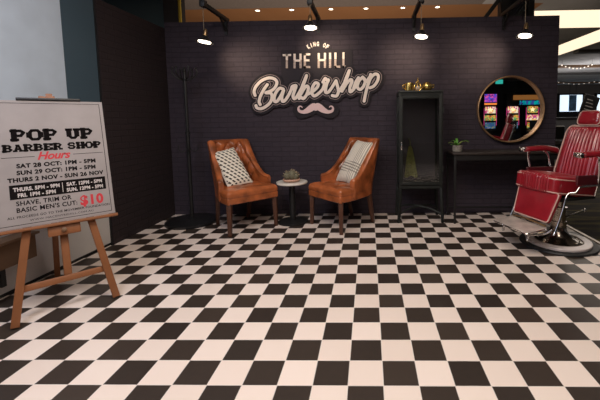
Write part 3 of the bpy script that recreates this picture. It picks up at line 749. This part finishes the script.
# slab lettering
SL = {  # strokes in a unit cell (x0,y0,x1,y1)
 'P': [(.2, 0, .2, 1), (.0, .93, .65, .93), (.65, .93, .85, .75), (.85, .75, .65, .45), (.65, .45, .2, .45), (.0, .06, .45, .06)],
 'O': [(.3, .94, .7, .94), (.7, .94, .9, .65), (.9, .65, .9, .35), (.9, .35, .7, .06), (.7, .06, .3, .06), (.3, .06, .1, .35), (.1, .35, .1, .65), (.1, .65, .3, .94)],
 'U': [(.2, .95, .2, .3), (.2, .3, .38, .07), (.38, .07, .62, .07), (.62, .07, .8, .3), (.8, .3, .8, .95), (0, .94, .4, .94), (.6, .94, 1, .94)],
 'B': [(.2, 0, .2, 1), (0, .94, .65, .94), (.65, .94, .82, .74), (.82, .74, .65, .54), (.65, .54, .2, .54), (.65, .5, .9, .28), (.9, .28, .68, .06), (.68, .06, 0, .06)],
 'A': [(.18, .05, .45, .95), (.82, .05, .55, .95), (.3, .94, .6, .94), (.3, .35, .7, .35), (0, .06, .35, .06), (.65, .06, 1, .06)],
 'R': [(.2, 0, .2, 1), (0, .94, .65, .94), (.65, .94, .85, .74), (.85, .74, .65, .48), (.65, .48, .2, .48), (.5, .48, .82, .05), (0, .06, .4, .06), (.68, .06, 1, .06)],
 'E': [(.2, 0, .2, 1), (0, .94, .85, .94), (.85, .94, .85, .75), (.2, .5, .6, .5), (0, .06, .85, .06), (.85, .06, .85, .28)],
 'S': [(.85, .72, .72, .94), (.72, .94, .3, .94), (.3, .94, .12, .74), (.12, .74, .3, .54), (.3, .54, .7, .48), (.7, .48, .88, .27), (.88, .27, .7, .06), (.7, .06, .28, .06), (.28, .06, .12, .28)],
 'H': [(.2, 0, .2, 1), (.8, 0, .8, 1), (.2, .5, .8, .5), (0, .94, .4, .94), (.6, .94, 1, .94), (0, .06, .4, .06), (.6, .06, 1, .06)]}
def slab(words, x0, x1, y0, h, wt):
    n = sum(.5 if ch == ' ' else 1 for ch in words); cw = (x1 - x0) / (n - .1); x = x0; b = nb()
    for ch in words + ' ':
        if ch == ' ':
            link('heading', b, M_INK, po, False); b = nb(); x += cw * .5; continue
        for (a, c_, d, e) in SL[ch]:
            A = Vector((x + a * cw * .90, y0 + c_ * h)); B = Vector((x + d * cw * .90, y0 + e * h)); D = (B - A)
            vert = abs(D.x) < .3 * abs(D.y); w = wt * (1.35 if vert else .85)
            if D.length < 1e-6: continue
            dn = D.normalized(); A -= dn * w * .28; B += dn * w * .28; E = Vector((-dn.y, dn.x)) * w / 2
            q = [b.verts.new((p.x, FY - .0006, p.y)) for p in (A + E, B + E, B - E, A - E)]; b.faces.new(q)
        x += cw
    b.free()
slab('POP UP', .063, .468, 1.120, .066, .020)
slab('BARBER SHOP', .022, .506, 1.050, .041, .0128)
txt('Hours', .172, .336, .990, .050, M_INKRED, 'script_heading', .03, .35, .95)
rect(.012, .160, 1.0105, 1.0135, M_INK, 'divider'); rect(.348, .510, 1.0105, 1.0135, M_INK, 'divider')
txt('SAT 28 OCT: 1PM - 5PM', .074, .464, .945, .025, M_INK); txt('SUN 29 OCT: 1PM - 5PM', .072, .460, .902, .025, M_INK); txt('THURS 2 NOV - SUN 26 NOV', .030, .500, .858, .025, M_INK)
rect(.034, .505, .752, .840, M_INK, 'hours_panel'); rect(.276, .279, .764, .828, M_PAPERT, 'divider', .0008)
txt('THURS. 5PM - 9PM', .050, .264, .801, .022, M_PAPERT, dy=.0008); txt('FRI. 1PM - 5PM', .068, .242, .764, .022, M_PAPERT, dy=.0008)
txt('SAT. 12PM - 5PM', .298, .486, .801, .022, M_PAPERT, dy=.0008); txt('SUN. 12PM - 5PM', .296, .488, .764, .022, M_PAPERT, dy=.0008)
txt('SHAVE, TRIM OR', .058, .316, .712, .027, M_INK, bold=.025); txt("BASIC MEN'S CUT:", .057, .342, .671, .027, M_INK, bold=.025)
txt('$10', .358, .482, .662, .062, M_INKRED, 'price', .04)
txt('ALL PROCEEDS GO TO THE MOVEMBER FOUNDATION', .015, .512, .636, .014, M_INK, bold=.012); txt('WWW.MACENTREHILL.COM.AU', .110, .420, .610, .012, M_INK, bold=0.0)

# wooden ledge box against the stall wall
t = thing('wooden_box', 'brown wooden ledge box fixed low on the pale wall behind the easel', 'wooden box', (WXL - .015, 1.7, .0))
b = nb(); box(b, 0, .11, -.5, .655, .235, .40, .004); link('box_body', b, M_TIMB, t)
b = nb(); box(b, 0, .13, -.5, .67, .40, .418, .003); link('lid', b, M_TIMB, t)
for y in (-.3, .45): b = nb(); box(b, 0, .06, y, y + .03, .10, .235); link('bracket', b, M_BLACK, t)

# ------------------------------------------------------------------ glass display cabinet
cb_ = thing('display_cabinet', 'tall black steel display cabinet with a glass door standing against the brick wall', 'cabinet', (.578, 4.02, 0))
w_, d_ = .232, .155; z0, z1 = .40, 1.50
b = nb()
for sx in (-1, 1):
    for sy in (-1, 1): box(b, sx * w_ - .014, sx * w_ + .014, sy * d_ - .014, sy * d_ + .014, z0, z1 - .02, .002)
for z in (z0, z1 - .05):
    for sy in (-1, 1): box(b, -w_, w_, sy * d_ - .012, sy * d_ + .012, z, z + .032)
    for sx in (-1, 1): box(b, sx * w_ - .012, sx * w_ + .012, -d_, d_, z, z + .032)
link('frame', b, M_CAB, cb_)
b = nb(); box(b, -w_ - .014, w_ + .014, -d_ - .026, d_ + .014, z1 - .02, z1, .003); link('top_panel', b, M_GUN, cb_)
b = nb(); box(b, -w_, w_, -d_, d_, z0 - .012, z0 + .004); link('bottom_shelf', b, M_CAB, cb_)
b = nb(); box(b, -w_ + .014, w_ - .014, -d_ + .02, d_ - .014, .475, .482); link('glass_shelf', b, M_GLASS, cb_)
b = nb(); box(b, -w_ + .014, w_ - .014, d_ - .004, d_, z0 + .03, z1 - .05); link('back_panel', b, mat('cabinet back steel', (.056, .042, .050), .7), cb_)
for sx in (-1, 1):
    b = nb(); box(b, sx * w_ - .002, sx * w_ + .002, -d_ + .014, d_ - .014, z0 + .032, z1 - .05); link('side_glass', b, M_GLASS, cb_)
yd = -d_ - .014
b = nb()
box(b, -w_ - .004, -w_ + .030, yd - .012, yd, z0 + .04, z1 - .055, .002); box(b, w_ - .030, w_ + .004, yd - .012, yd, z0 + .04, z1 - .055, .002)
box(b, -w_ + .030, w_ - .030, yd - .012, yd, z0 + .04, z0 + .075, .002); box(b, -w_ + .030, w_ - .030, yd - .012, yd, z1 - .09, z1 - .055, .002)
dr = link('door', b, M_CAB, cb_)
b = nb(); box(b, -w_ + .028, w_ - .028, yd - .008, yd - .004, z0 + .07, z1 - .085); link('glass_pane', b, M_GLASS, dr)
b = nb(); box(b, -w_ + .006, -w_ + .022, yd - .016, yd - .012, .84, .93, .002); tube(b, [(-w_ + .014, yd - .016, .86), (-w_ + .014, yd - .04, .87), (-w_ + .014, yd - .04, .91), (-w_ + .014, yd - .016, .92)], .006, 8, sm=4); hd = link('handle', b, M_CHROME, dr)
b = nb()
for z in (1.28, .62): lathe(b, [(.008, -.03), (.008, .03)], 12, w_ + .014, yd - .004, Matrix.Translation((0, 0, z)))
link('hinge', b, M_GUN, dr)
for sx in (-1, 1):
    for sy in (-1, 1):
        b = nb(); beam(b, (sx * w_, sy * d_, z0), (sx * (w_ + .018), sy * (d_ + .012), 0), .032, w2=.028, bev=.003); link('leg', b, M_CAB, cb_)
for sy in (-1, 1):
    b = nb(); tube(b, [(-w_ - .01, sy * (d_ + .006), .10), (-.12, sy * (d_ + .0) * .6, .145), (0, sy * .02, .155), (.12, sy * d_ * .6, .145), (w_ + .01, sy * (d_ + .006), .10)], .012, 8, sm=6); link('stretcher', b, M_CAB, cb_)
# cloth inside
b = nb(); NX, NZ = 24, 14; g = {}
for sd in (0, 1):
    for i in range(NX + 1):
        for j in range(NZ + 1):
            u, v = i / NX - .5, j / NZ
            wd = .030 + .125 * v ** .8
            g[(sd, i, j)] = b.verts.new((u * wd + .01 * v, .010 * math.sin(u * 34) * (1 - .3 * v) + sd * .006, -.36 * v + .012 * math.cos(u * 9) * v))
for sd in (0, 1):
    for i in range(NX):
        for j in range(NZ): b.faces.new((g[(sd, i, j)], g[(sd, i + 1, j)], g[(sd, i + 1, j + 1)], g[(sd, i, j + 1)]))
for j in range(NZ):
    for i in (0, NX): b.faces.new((g[(0, i, j)], g[(1, i, j)], g[(1, i, j + 1)], g[(0, i, j + 1)]))
for i in range(NX):
    for j in (0, NZ): b.faces.new((g[(0, i, j)], g[(0, i + 1, j)], g[(1, i + 1, j)], g[(1, i, j)]))
tw = link('hanging_cloth', b, M_TOWEL); tw.location = (.475, 4.0, .87); tag(tw, 'olive yellow cloth hanging behind the glass of the black cabinet', 'cloth')
b = nb(); tube(b, [(0, 0, -.005), (0, .0, .05), (0, .05, .075), (0, .155, .08)], .003, 6, sm=4); link('loop', b, M_TOWEL, tw)
# gold ornaments on the cabinet
def gloc(x): return (x, 3.93, 1.50)
t = thing('gold_mug', 'gold mug with side handle, left of the trio on top of the black cabinet', 'ornament', gloc(.458)); t.scale = (1.35,) * 3
b = nb(); lathe(b, [(.026, 0), (.036, .004), (.038, .04), (.035, .066), (.030, .068), (.030, .012), (.002, .010)], 28); link('cup', b, M_GOLD, t)
b = nb(); tube(b, [(-.034, -.005, .055), (-.052, -.012, .05), (-.054, -.012, .028), (-.036, -.005, .015)], .005, 8, sm=5); link('handle', b, M_GOLD, t)
t = thing('gold_jar', 'squat rounded gold jar with ribs, right of the trio on top of the black cabinet', 'ornament', gloc(.656)); t.scale = (1.35,) * 3
b = nb(); prof = [(.022, 0), (.034, .008), (.044, .030), (.042, .050), (.030, .064), (.022, .068), (.020, .072), (.006, .074)]; lathe(b, prof, 40)
for v in b.verts:
    a = math.atan2(v.co.y, v.co.x); f_ = 1 + .05 * math.cos(12 * a); v.co.x *= f_; v.co.y *= f_
link('body', b, M_GOLD, t)
for sx in (-1, 1):
    b = nb(); tube(b, [(sx * .04, 0, .045), (sx * .058, 0, .05), (sx * .056, 0, .03), (sx * .042, 0, .025)], .004, 8, sm=5); link('handle', b, M_GOLD, t)
t = thing('wire_ornament', 'openwork gold wire ornament with a pale ball, middle of the trio on the black cabinet', 'ornament', gloc(.553)); t.scale = (1.12,) * 3
b = nb()
for k in range(7):
    a = 2 * PI * k / 7; d = Vector((math.cos(a), math.sin(a), 0))
    tube(b, [d * .02 + Vector((0, 0, .006)), d * .040 + Vector((0, 0, .035)), d * .028 + Vector((0, 0, .07)), d * .006 + Vector((0, 0, .095))], .0028, 6, sm=5)
lathe(b, [(.026, 0), (.026, .006), (.002, .008)], 20); sphere(b, (0, 0, .105), .010, seg=8); tube(b, [(0, 0, .11), (0, 0, .135)], .003, 6); tube(b, [(-.01, 0, .125), (.01, 0, .125)], .003, 6)
link('wire_cage', b, M_GOLD, t)
b = nb(); sphere(b, (0, 0, .030), .022, seg=14); link('ball', b, mat('pearl', (.75, .66, .60), .2), t)

# ------------------------------------------------------------------ console table, plant, mirror
ct = thing('console_table', 'slim black console table under the round mirror', 'console table', (1.56, 4.0, 0))
b = nb(); box(b, -.64, .64, -.215, .215, .785, .808, .004); link('table_top', b, mat('dark brown black tabletop', (.030, .022, .019), .4), ct)
b = nb(); box(b, -.615, .615, -.195, -.175, .72, .785); box(b, -.615, .615, .175, .195, .72, .785); box(b, -.615, -.595, -.175, .175, .72, .785); box(b, .595, .615, -.175, .175, .72, .785); link('apron', b, M_BLACK, ct)
for sx in (-1, 1):
    for sy in (-1, 1):
        b = nb(); beam(b, (sx * .605, sy * .185, .785), (sx * .605, sy * .185, 0), .026, w2=.020, bev=.002); link('leg', b, M_BLACK, ct)
b = nb(); beam(b, (-.605, .185, .09), (.605, .185, .09), .016); link('stretcher', b, M_BLACK, ct)
t = thing('potted_plant', 'small succulent with splayed green leaves in a speckled pot on the console table', 'potted plant', (1.005, 3.93, .808))
b = nb(); lathe(b, [(.042, 0), (.055, .004), (.058, .070), (.054, .074), (.050, .070), (.048, .055), (.002, .055)], 24); link('pot', b, M_POT, t)
for k, (a, ln, cv) in enumerate(((2.9, .10, .05), (3.5, .09, .03), (.1, .14, .07), (.5, .12, .06), (1.5, .08, .09), (4.6, .09, .04), (5.6, .13, .07), (2.2, .09, .07), (3.9, .07, .05))):
    d = Vector((math.cos(a), math.sin(a), 0)); s2 = Vector((-d.y, d.x, 0)); b = nb(); rows = []
    for i in range(9):
        q = i / 8; c0 = d * ln * q + Vector((0, 0, .055 + cv * math.sin(q * 2.2))); wdt = .013 * math.sin(PI * (q * .88 + .1)) + .001
        rows.append([b.verts.new(c0 + s2 * wdt + Vector((0, 0, .004))), b.verts.new(c0 - Vector((0, 0, .003))), b.verts.new(c0 - s2 * wdt + Vector((0, 0, .004))), b.verts.new(c0 + Vector((0, 0, .002)))])
    for A, B in zip(rows, rows[1:]):
        for j in range(4): b.faces.new((A[j], A[(j + 1) % 4], B[(j + 1) % 4], B[j]))
    b.faces.new(rows[0]); b.faces.new(rows[-1][::-1]); link('leaf', b, M_PLANT if k % 3 else mat('pale leaf', (.26, .34, .09), .5), t)
mc = Vector((1.722, WY, 1.287)); RX = Matrix.Rotation(PI / 2, 4, 'X')
t = thing('round_mirror', 'large round wall mirror in a deep brass rim above the console table', 'mirror', mc)
b = nb(); lathe(b, [(.385, .0), (.402, .0), (.404, .055), (.396, .060), (.388, .056), (.386, .012), (.385, .0)], 80, mx=RX, cap=False); link('rim', b, mat('brushed copper brass', (.40, .24, .12), .42, .7), t)
b = nb(); lathe(b, [(.386, .001), (.386, .012)], 80, mx=RX); link('mirror_glass', b, M_MIRROR, t, False)

# ------------------------------------------------------------------ barber chair (local: -y is forward, x lateral)
th_ = math.atan2(-.947, .32)    # -y maps to (-.947,-.32)
bc = thing('barber_chair', 'vintage red vinyl barber chair with chrome fittings on a round white ringed base', 'barber chair', (1.77, 3.19, 0), th_)
b = nb(); lathe(b, [(.330, 0), (.333, .008), (.326, .018), (.28, .020), (.26, .020)], 72, cap=True); link('base_mat', b, M_RUB, bc)
b = nb(); lathe(b, [(.276, .019), (.278, .036), (.272, .042), (.212, .046), (.205, .040), (.205, .020)], 72, cap=False); link('base_ring', b, M_WHITE, bc)
b = nb(); lathe(b, [(.203, .020), (.201, .046), (.18, .056), (.168, .052), (.13, .070), (.095, .095), (.074, .13), (.066, .17), (.064, .20)], 64); link('base_dome', b, M_BRONZE, bc)
b = nb(); lathe(b, [(.068, .19), (.068, .22), (.060, .225), (.060, .335), (.068, .34), (.068, .355), (.045, .36), (.045, .47)], 40); link('column', b, M_BRONZE, bc)
b = nb(); tube(b, [(.02, .05, .25), (.03, .13, .27), (.04, .26, .30)], .010, 10, sm=4); sphere(b, (.04, .27, .302), .018, seg=12); link('pump_lever', b, M_CHROME, bc)
b = nb(); box(b, -.20, .20, -.20, .20, .455, .485, .006); link('under_frame', b, M_BLACK, bc)
def ribs(amp, per, lim, top=1):
    def d(Q, nr, p):
        if nr.z * top > .3:
            e = max(0, 1 - max(abs(p[0]), abs(p[1])) ** 8)
            if abs(Q.x) < lim: Q = Q + Vector((0, 0, top * amp * (abs(math.cos(PI * Q.x / per)) ** .6 - .6) * e))
            Q = Q + Vector((0, 0, top * .018 * (1 - p[0] ** 2) * (1 - p[1] ** 2)))
        return Q
    return d
# seat: slopes down to the back
SM = Matrix.Translation((-.035, -.018, .568)) @ Matrix.Rotation(-.13, 4, 'X')
def seatd(Q, nr, p):
    Q = ribs(.010, .030, .17)(Q, nr, p)
    if nr.y < -.3 and abs(Q.x) < .17: Q = Q + Vector((0, -.007 * (abs(math.cos(PI * Q.x / .030)) ** .6 - .6), 0))
    if Q.y < -.15: Q = Q + Vector((0, -.02 * (1 - (Q.x / .28) ** 2), 0))
    return Q
b = nb(); rbox(b, .240, .245, .082, .038, (64, 20, 4), seatd, SM); PP = link('seat', b, M_RED, bc)
def rect_loop(hx, y0, y1, z, r, mx, n=5):
    P = []
    for (cx_, cy_, a0) in ((hx - r, y1 - r, 0), (-hx + r, y1 - r, 90), (-hx + r, y0 + r, 180), (hx - r, y0 + r, 270)):
        for k in range(n + 1): a = math.radians(a0 + 90 * k / n); P.append(mx @ Vector((cx_ + r * math.cos(a), cy_ + r * math.sin(a), z)))
    return P
b = nb(); tube(b, rect_loop(.236, -.252, .24, .058, .04, SM), .006, 8, closed=True); tube(b, rect_loop(.236, -.252, .24, -.058, .04, SM), .006, 8, closed=True); link('piping', b, M_PIPE, PP)
# backrest
BM = Matrix.Translation((0, .285, .835)) @ Matrix.Rotation(PI / 2 - .30, 4, 'X')
def backd(Q, nr, p):
    k = 1 - .10 * max(0, (Q.y / .27)) ; 
    Q = ribs(.013, .036, .19)(Q, nr, p); Q.x *= k; return Q
b = nb(); rbox(b, .245, .270, .045, .04, (64, 20, 2), backd, BM); PP = link('backrest', b, M_RED, bc)
b = nb()
P = rect_loop(.243, -.262, .268, .040, .07, Matrix())
tube(b, [BM @ Vector((p.x * (1 - .10 * max(0, p.y / .27)), p.y, p.z)) for p in P], .007, 8, closed=True); link('piping', b, M_PIPE, PP)
b = nb(); rbox(b, .25, .275, .012, .01, (4, 4, 1), None, BM @ Matrix.Translation((0, 0, -.05))); link('back_shell', b, M_CHROME, bc)
# headrest
HM = Matrix.Translation((0, .352, 1.172)) @ Matrix.Rotation(PI / 2 - .22, 4, 'X')
def headd(Q, nr, p):
    k = 1 - .16 * max(0, Q.y / .07); Q.x *= k
    if nr.z > .3: Q.z += .012 * (1 - p[0] ** 2)
    return Q
b = nb(); rbox(b, .118, .070, .036, .034, (16, 8, 2), headd, HM); PP = link('headrest', b, M_RED, bc)
b = nb(); P = rect_loop(.116, -.066, .066, .028, .035, Matrix()); tube(b, [HM @ Vector((p.x * (1 - .16 * max(0, p.y / .07)), p.y, p.z)) for p in P], .0045, 8, closed=True); link('piping', b, M_PIPE, PP)
b = nb()
for sx in (-1, 1): box(b, sx * .05 - .008, sx * .05 + .008, .395, .405, .98, 1.20, .002)
link('headrest_post', b, M_CHROME, bc)
# armrests
for sx in (-1, 1):
    X = sx * .31
    b = nb(); n = 26; rings = []
    for i in range(n + 1):
        q = i / n; y = -.13 + .42 * q; z = .872 + .004 * math.sin(q * PI) - .035 * max(0, q - .55) ** 1.5 * 3; hw2 = .036 + .008 * math.sin(q * PI); hz = .022 + .010 * q
        if i in (0, n): hw2 *= .6; hz *= .6
        rings.append([b.verts.new((X + hw2 * math.copysign(abs(math.cos(a)) ** .6, math.cos(a)), y, z + hz * math.copysign(abs(math.sin(a)) ** .6, math.sin(a)))) for a in [2 * PI * k / 16 for k in range(16)]])
    for A, B in zip(rings, rings[1:]):
        for k in range(16): b.faces.new((A[k], A[(k + 1) % 16], B[(k + 1) % 16], B[k]))
    b.faces.new(rings[0]); b.faces.new(rings[-1]); ap = link('arm_pad', b, M_RED, bc)
    b = nb(); rbox(b, .040, .022, .024, .014, (4, 3, 3), None, Matrix.Translation((X, -.152, .872))); lathe(b, [(.012, .0), (.012, .01), (.003, .012)], 14, mx=Matrix.Translation((X, -.172, .872)) @ Matrix.Rotation(PI / 2, 4, 'X')); link('ashtray_cap', b, M_CHROME, ap)
    fy = -.085 if sx < 0 else .08
    b = nb(); tube(b, [(X, fy, .850), (X, fy, .79), (X - sx * .01, fy + .015, .70), (X - sx * .03, fy + .03, .60), (X - sx * .05, fy + .03, .50)], .011, 10, sm=5)
    tube(b, [(X, .12, .850), (X, .17, .80), (X, .19, .72), (X - sx * .03, .20, .62), (X - sx * .05, .19, .50)], .011, 10, sm=5)
    for y_ in (fy, .12): lathe(b, [(.020, .840), (.022, .846), (.020, .852)], 14, X, y_)
    link('arm_support', b, M_CHROME, bc)
    # side panel of dark red under the arm, and chrome S frame
    b = nb(); rbox(b, .012, .215, .042, .01, (2, 8, 4), None, Matrix.Translation((sx * .280, .085, .648)) @ Matrix.Rotation(-.03, 4, 'X')); link('side_panel', b, mat('dark oxblood panel', (.07, .008, .012), .3, coat=.3), bc)
    b = nb()
    path = [(.30, .600), (.10, .600), (-.08, .600), (-.115, .585), (-.145, .555), (-.185, .545), (-.215, .510), (-.235, .44), (-.275, .33), (-.315, .235), (-.335, .20)]
    tube(b, [(sx * (.290 if y > -.16 else .262), y, z) for y, z in path], .010, 10, sm=4); link('side_rail', b, M_CHROME, bc)
# calf pad
cp0 = Vector((0, -.235, .530)); cp1 = Vector((0, -.325, .285)); ang = math.atan2(-(cp1.y - cp0.y), (cp0.z - cp1.z))
CM = Matrix.Translation((cp0 + cp1) / 2) @ Matrix.Rotation(PI / 2 - ang * 1.0, 4, 'X')
CM = Matrix.Translation((cp0 + cp1) / 2) @ Matrix.Rotation(PI / 2 - ang, 4, 'X')
b = nb(); rbox(b, .235, .136, .022, .02, (14, 8, 1), lambda Q, nr, p: Vector((Q.x * (.93 + .07 * p[1]), Q.y, Q.z + (.010 * (1 - p[0] ** 2) * (1 - p[1] ** 2) if nr.z > .3 else 0))), CM); PP = link('calf_pad', b, M_RED, bc)
b = nb(); tube(b, [CM @ Vector((p.x * (.93 + .07 * p.y / .136), p.y, p.z)) for p in rect_loop(.232, -.133, .133, .018, .03, Matrix())], .0055, 8, closed=True); link('piping', b, M_PIPE, PP)
# footrest
FM = Matrix.Translation((0, -.455, .228)) @ Matrix.Rotation(.10, 4, 'X')
b = nb(); rbox(b, .205, .110, .010, .008, (24, 12, 1), lambda Q, nr, p: Vector((Q.x, Q.y, Q.z + (.003 * math.cos(PI * Q.x / .02) if nr.z > .3 else 0))), FM); FR = link('footrest', b, M_PLATE, bc)
b = nb(); tube(b, rect_loop(.207, -.112, .112, .0, .02, FM), .007, 8, closed=True); link('rim', b, M_CHROME, FR)
for sx in (-1, 1):
    b = nb(); tube(b, [(sx * .225, -.315, .235), (sx * .20, -.345, .20), (sx * .17, -.38, .185), (sx * .15, -.50, .185)], .010, 10, sm=4); link('footrest_arm', b, M_CHROME, bc)
    b = nb(); tube(b, [(sx * .15, -.49, .195), (sx * .15, -.50, .145)], .010, 10); sphere(b, (sx * .15, -.50, .142), .013, seg=10); link('footrest_peg', b, M_CHROME, bc)
b = nb(); tube(b, [(-.19, -.35, .26), (-.06, -.37, .275), (.06, -.37, .275), (.19, -.35, .26)], .008, 10, sm=5); link('foot_bar', b, M_BRASS, bc)

# ------------------------------------------------------------------ gaming machines seen in the mirror
def em(name, col, s_): return mat(name, tuple(min(1, q) for q in col), .5, emit=col, es=s_)
def screen_mat(name, cols, sc, s_):
    m = bpy.data.materials.new(name); m.use_nodes = True; nt = m.node_tree; bs = nt.nodes['Principled BSDF']
    tc = nt.nodes.new('ShaderNodeTexCoord'); v = nt.nodes.new('ShaderNodeTexVoronoi'); v.inputs['Scale'].default_value = sc; nt.links.new(tc.outputs['Object'], v.inputs['Vector'])
    sp = nt.nodes.new('ShaderNodeSeparateColor'); nt.links.new(v.outputs['Color'], sp.inputs[0])
    r = nt.nodes.new('ShaderNodeValToRGB'); nt.links.new(sp.outputs[0], r.inputs['Fac']); r.color_ramp.interpolation = 'CONSTANT'
    r.color_ramp.elements[0].color = (*cols[0], 1); r.color_ramp.elements[1].color = (*cols[-1], 1); r.color_ramp.elements[1].position = .85
    for k, c_ in enumerate(cols[1:-1]): e = r.color_ramp.elements.new((k + 1) / len(cols)); e.color = (*c_, 1)
    nt.links.new(r.outputs['Color'], bs.inputs['Emission Color']); bs.inputs['Emission Strength'].default_value = s_; bs.inputs['Base Color'].default_value = (.02, .02, .02, 1)
    return m
SCR = [screen_mat('purple video topper', [(.25, .04, .5), (.05, .1, .7), (.8, .1, .4), (.1, .02, .2)], 18, .9), screen_mat('pink star screen', [(.7, .05, .2), (1, .6, .2), (1, .85, .6), (.5, .02, .3)], 18, .9),
       screen_mat('green red reel screen', [(.1, .5, .15), (.7, .1, .03), (.9, .55, .1), (.02, .15, .1)], 20, .7), screen_mat('blue belly glass', [(.05, .12, .4), (.3, .35, .5), (.05, .2, .3), (.4, .4, .1)], 18, .5),
       screen_mat('teal wide display', [(.0, .3, .4), (.05, .1, .4), (.0, .5, .5), (.02, .02, .1)], 12, .6)]
def slot(x, y, label, order):
    t = thing('slot_machine', label, 'slot machine', (x, y, 0), math.atan2(-(WY + 1) - y * 0, 0) * 0 + PI, 'lit gaming machines reflected in the mirror')
    b = nb(); box(b, -.30, .30, -.25, .28, 0, .62, .01); box(b, -.27, .27, -.10, .28, .62, 2.2, .01); link('cabinet_body', b, M_BLACKG, t)
    b = nb(); box(b, -.29, .29, -.32, -.10, .62, .67, .01); link('button_deck', b, M_GUN, t)
    for nm, z0_, z1_, k, hw_ in (('belly_glass', .72, .98, order[3], .22), ('reel_screen', 1.06, 1.29, order[2], .25), ('upper_screen', 1.37, 1.65, order[1], .22), ('topper', 1.84, 2.18, order[0], .26)):
        if k is None: continue
        b = nb(); box(b, -hw_, hw_, -.118, -.112, z0_, z1_); link(nm, b, SCR[k], t, False)
    b = nb()
    prism(b, [((.11 if q % 2 == 0 else .055) * math.sin(PI * q / 5), 1.51 + (.11 if q % 2 == 0 else .055) * math.cos(PI * q / 5)) for q in range(10)], -.121, -.1185, lambda x_, y_, d__: Vector((x_, d__, y_)))
    link('star', b, em('glowing star', (1, .75, .35), 1.4), t, False)
    if order[0] is not None: b = nb(); box(b, -.26, .26, -.125, -.105, 1.73, 1.80); link('light_bar', b, em('orange light bar', (1, .28, .05), 1.0), t, False)
    b = nb()
    for sx in (-1, 1): box(b, sx * .262 - .008, sx * .262 + .008, -.115, -.105, .85, 1.60)
    link('edge_light', b, em('magenta edge light', (.7, .05, .25), .8), t, False)
    return t
slot(5.17, -6.4, 'leftmost lit gaming machine in the mirror, purple topper over an orange bar', (0, 1, 2, 3))
s2_ = slot(6.12, -6.4, 'middle lit gaming machine in the mirror, warm star screens', (None, 1, 2, 3))
slot(6.95, -6.4, 'rightmost lit gaming machine in the mirror, green and pink glow', (None, 2, 1, 2))
b = nb(); box(b, 6.1, 7.6, -6.24, -6.18, 1.92, 2.12); o = link('light_fascia', b, mat('brown lit fascia', (.2, .09, .03), .5, emit=(.5, .2, .05), es=.4), None, False); tag(o, 'brown glowing fascia over the gaming machines, seen in the mirror', 'fascia')
for xx in (6.2, 7.5): b = nb(); tube(b, [(xx, -6.21, 2.12), (xx, -6.21, 3.0)], .02, 8); link('hanger', b, M_BLACK, o)
t = thing('exit_sign', 'small teal green lit sign hanging from the hall ceiling, seen in the mirror', 'sign', (4.44, -3.4, 2.33))
b = nb(); box(b, -.12, .12, -.02, .02, 0, .14, .004); link('housing', b, em('teal sign face', (.04, .55, .45), .7), t, False)
b = nb(); tube(b, [(-.1, 0, .14), (-.1, 0, .67)], .005, 6); tube(b, [(.1, 0, .14), (.1, 0, .67)], .005, 6); link('hanger', b, M_BLACK, t)
t = thing('wide_display', 'wide glowing teal and blue display below the brown fascia, seen in the mirror', 'screen', (6.95, -6.21, 1.70))
b = nb(); box(b, -.62, .62, -.05, .03, 0, .20, .005); link('housing', b, M_BLACKG, t, False)
b = nb(); box(b, -.60, .60, .031, .034, .015, .185); link('display_panel', b, SCR[4], t, False)
b = nb(); box(b, -.5, -.46, -.03, 0, .20, .22); box(b, .46, .5, -.03, 0, .20, .22); link('mount', b, M_BLACK, t, False)
def stool(x, y, label):
    t = thing('gaming_stool', label, 'stool', (x, y, 0), 0, 'stools before the gaming machines')
    b = nb(); lathe(b, [(.02, .58), (.20, .58), (.22, .62), (.20, .67), (.02, .68)], 24); link('seat', b, M_BLACKG, t)
    b = nb(); lathe(b, [(.22, 0), (.22, .02), (.04, .03), (.03, .05), (.03, .58)], 24); link('pedestal', b, M_GUN, t)
    b = nb(); rbox(b, .20, .03, .16, .028, (6, 2, 4), mx=Matrix.Translation((0, .18, .88))); link('backrest', b, M_BLACKG, t)
stool(5.6, -5.3, 'dark padded stool between the left and middle gaming machines, in the mirror')
stool(6.5, -5.3, 'dark padded stool between the middle and right gaming machines, in the mirror')

# ------------------------------------------------------------------ room and hall lights, plus two added upward fills
def area(name, x, y, z, sx, sy, e, col, tgt=None):
    ld = bpy.data.lights.new(name, 'AREA'); ld.shape = 'RECTANGLE'; ld.size = sx; ld.size_y = sy; ld.energy = e; ld.color = col
    o = bpy.data.objects.new(name, ld); C.objects.link(o); o.location = (x, y, z)
    if tgt: o.rotation_euler = (Vector(tgt) - o.location).to_track_quat('-Z', 'Y').to_euler()
    return o
area('ceiling_panel_light', -.6, 1.6, 2.97, 1.0, 1.0, 50, (1, .87, .76))
area('ceiling_panel_light', 1.1, 1.4, 2.97, 1.0, 1.0, 32, (1, .87, .76))
area('ceiling_panel_light', 0, -.6, 2.97, 2.4, .8, 30, (1, .88, .80))
area('ceiling_panel_light', -1.8, .8, 2.97, .6, 1.2, 42, (.80, .84, 1))
area('hall_ceiling_fill', 8.3, 11.8, 1.25, 3.6, 1.2, 85, (1, .94, .9), (8.8, 12.5, 3))  # added fill to lift the hall ceiling, no fixture on the counter
area('hall_light', 7.5, 10, 2.9, 4, 4, 120, (1, .92, .85))
area('hidden_soffit_fill', -.4, 5.2, .3, 4, .6, 56, (1, .80, .62), (-.4, 6.0, 3))  # added fill, unseen behind the back wall, brightens the soffit
w = bpy.data.worlds.new('World'); SC.world = w; w.use_nodes = True
w.node_tree.nodes['Background'].inputs[0].default_value = (.5, .5, .55, 1); w.node_tree.nodes['Background'].inputs[1].default_value = .25
vs = SC.view_settings; vs.view_transform = 'Standard'; vs.look = 'None'; vs.gamma = 1; vs.use_curve_mapping = False; vs.exposure = 0
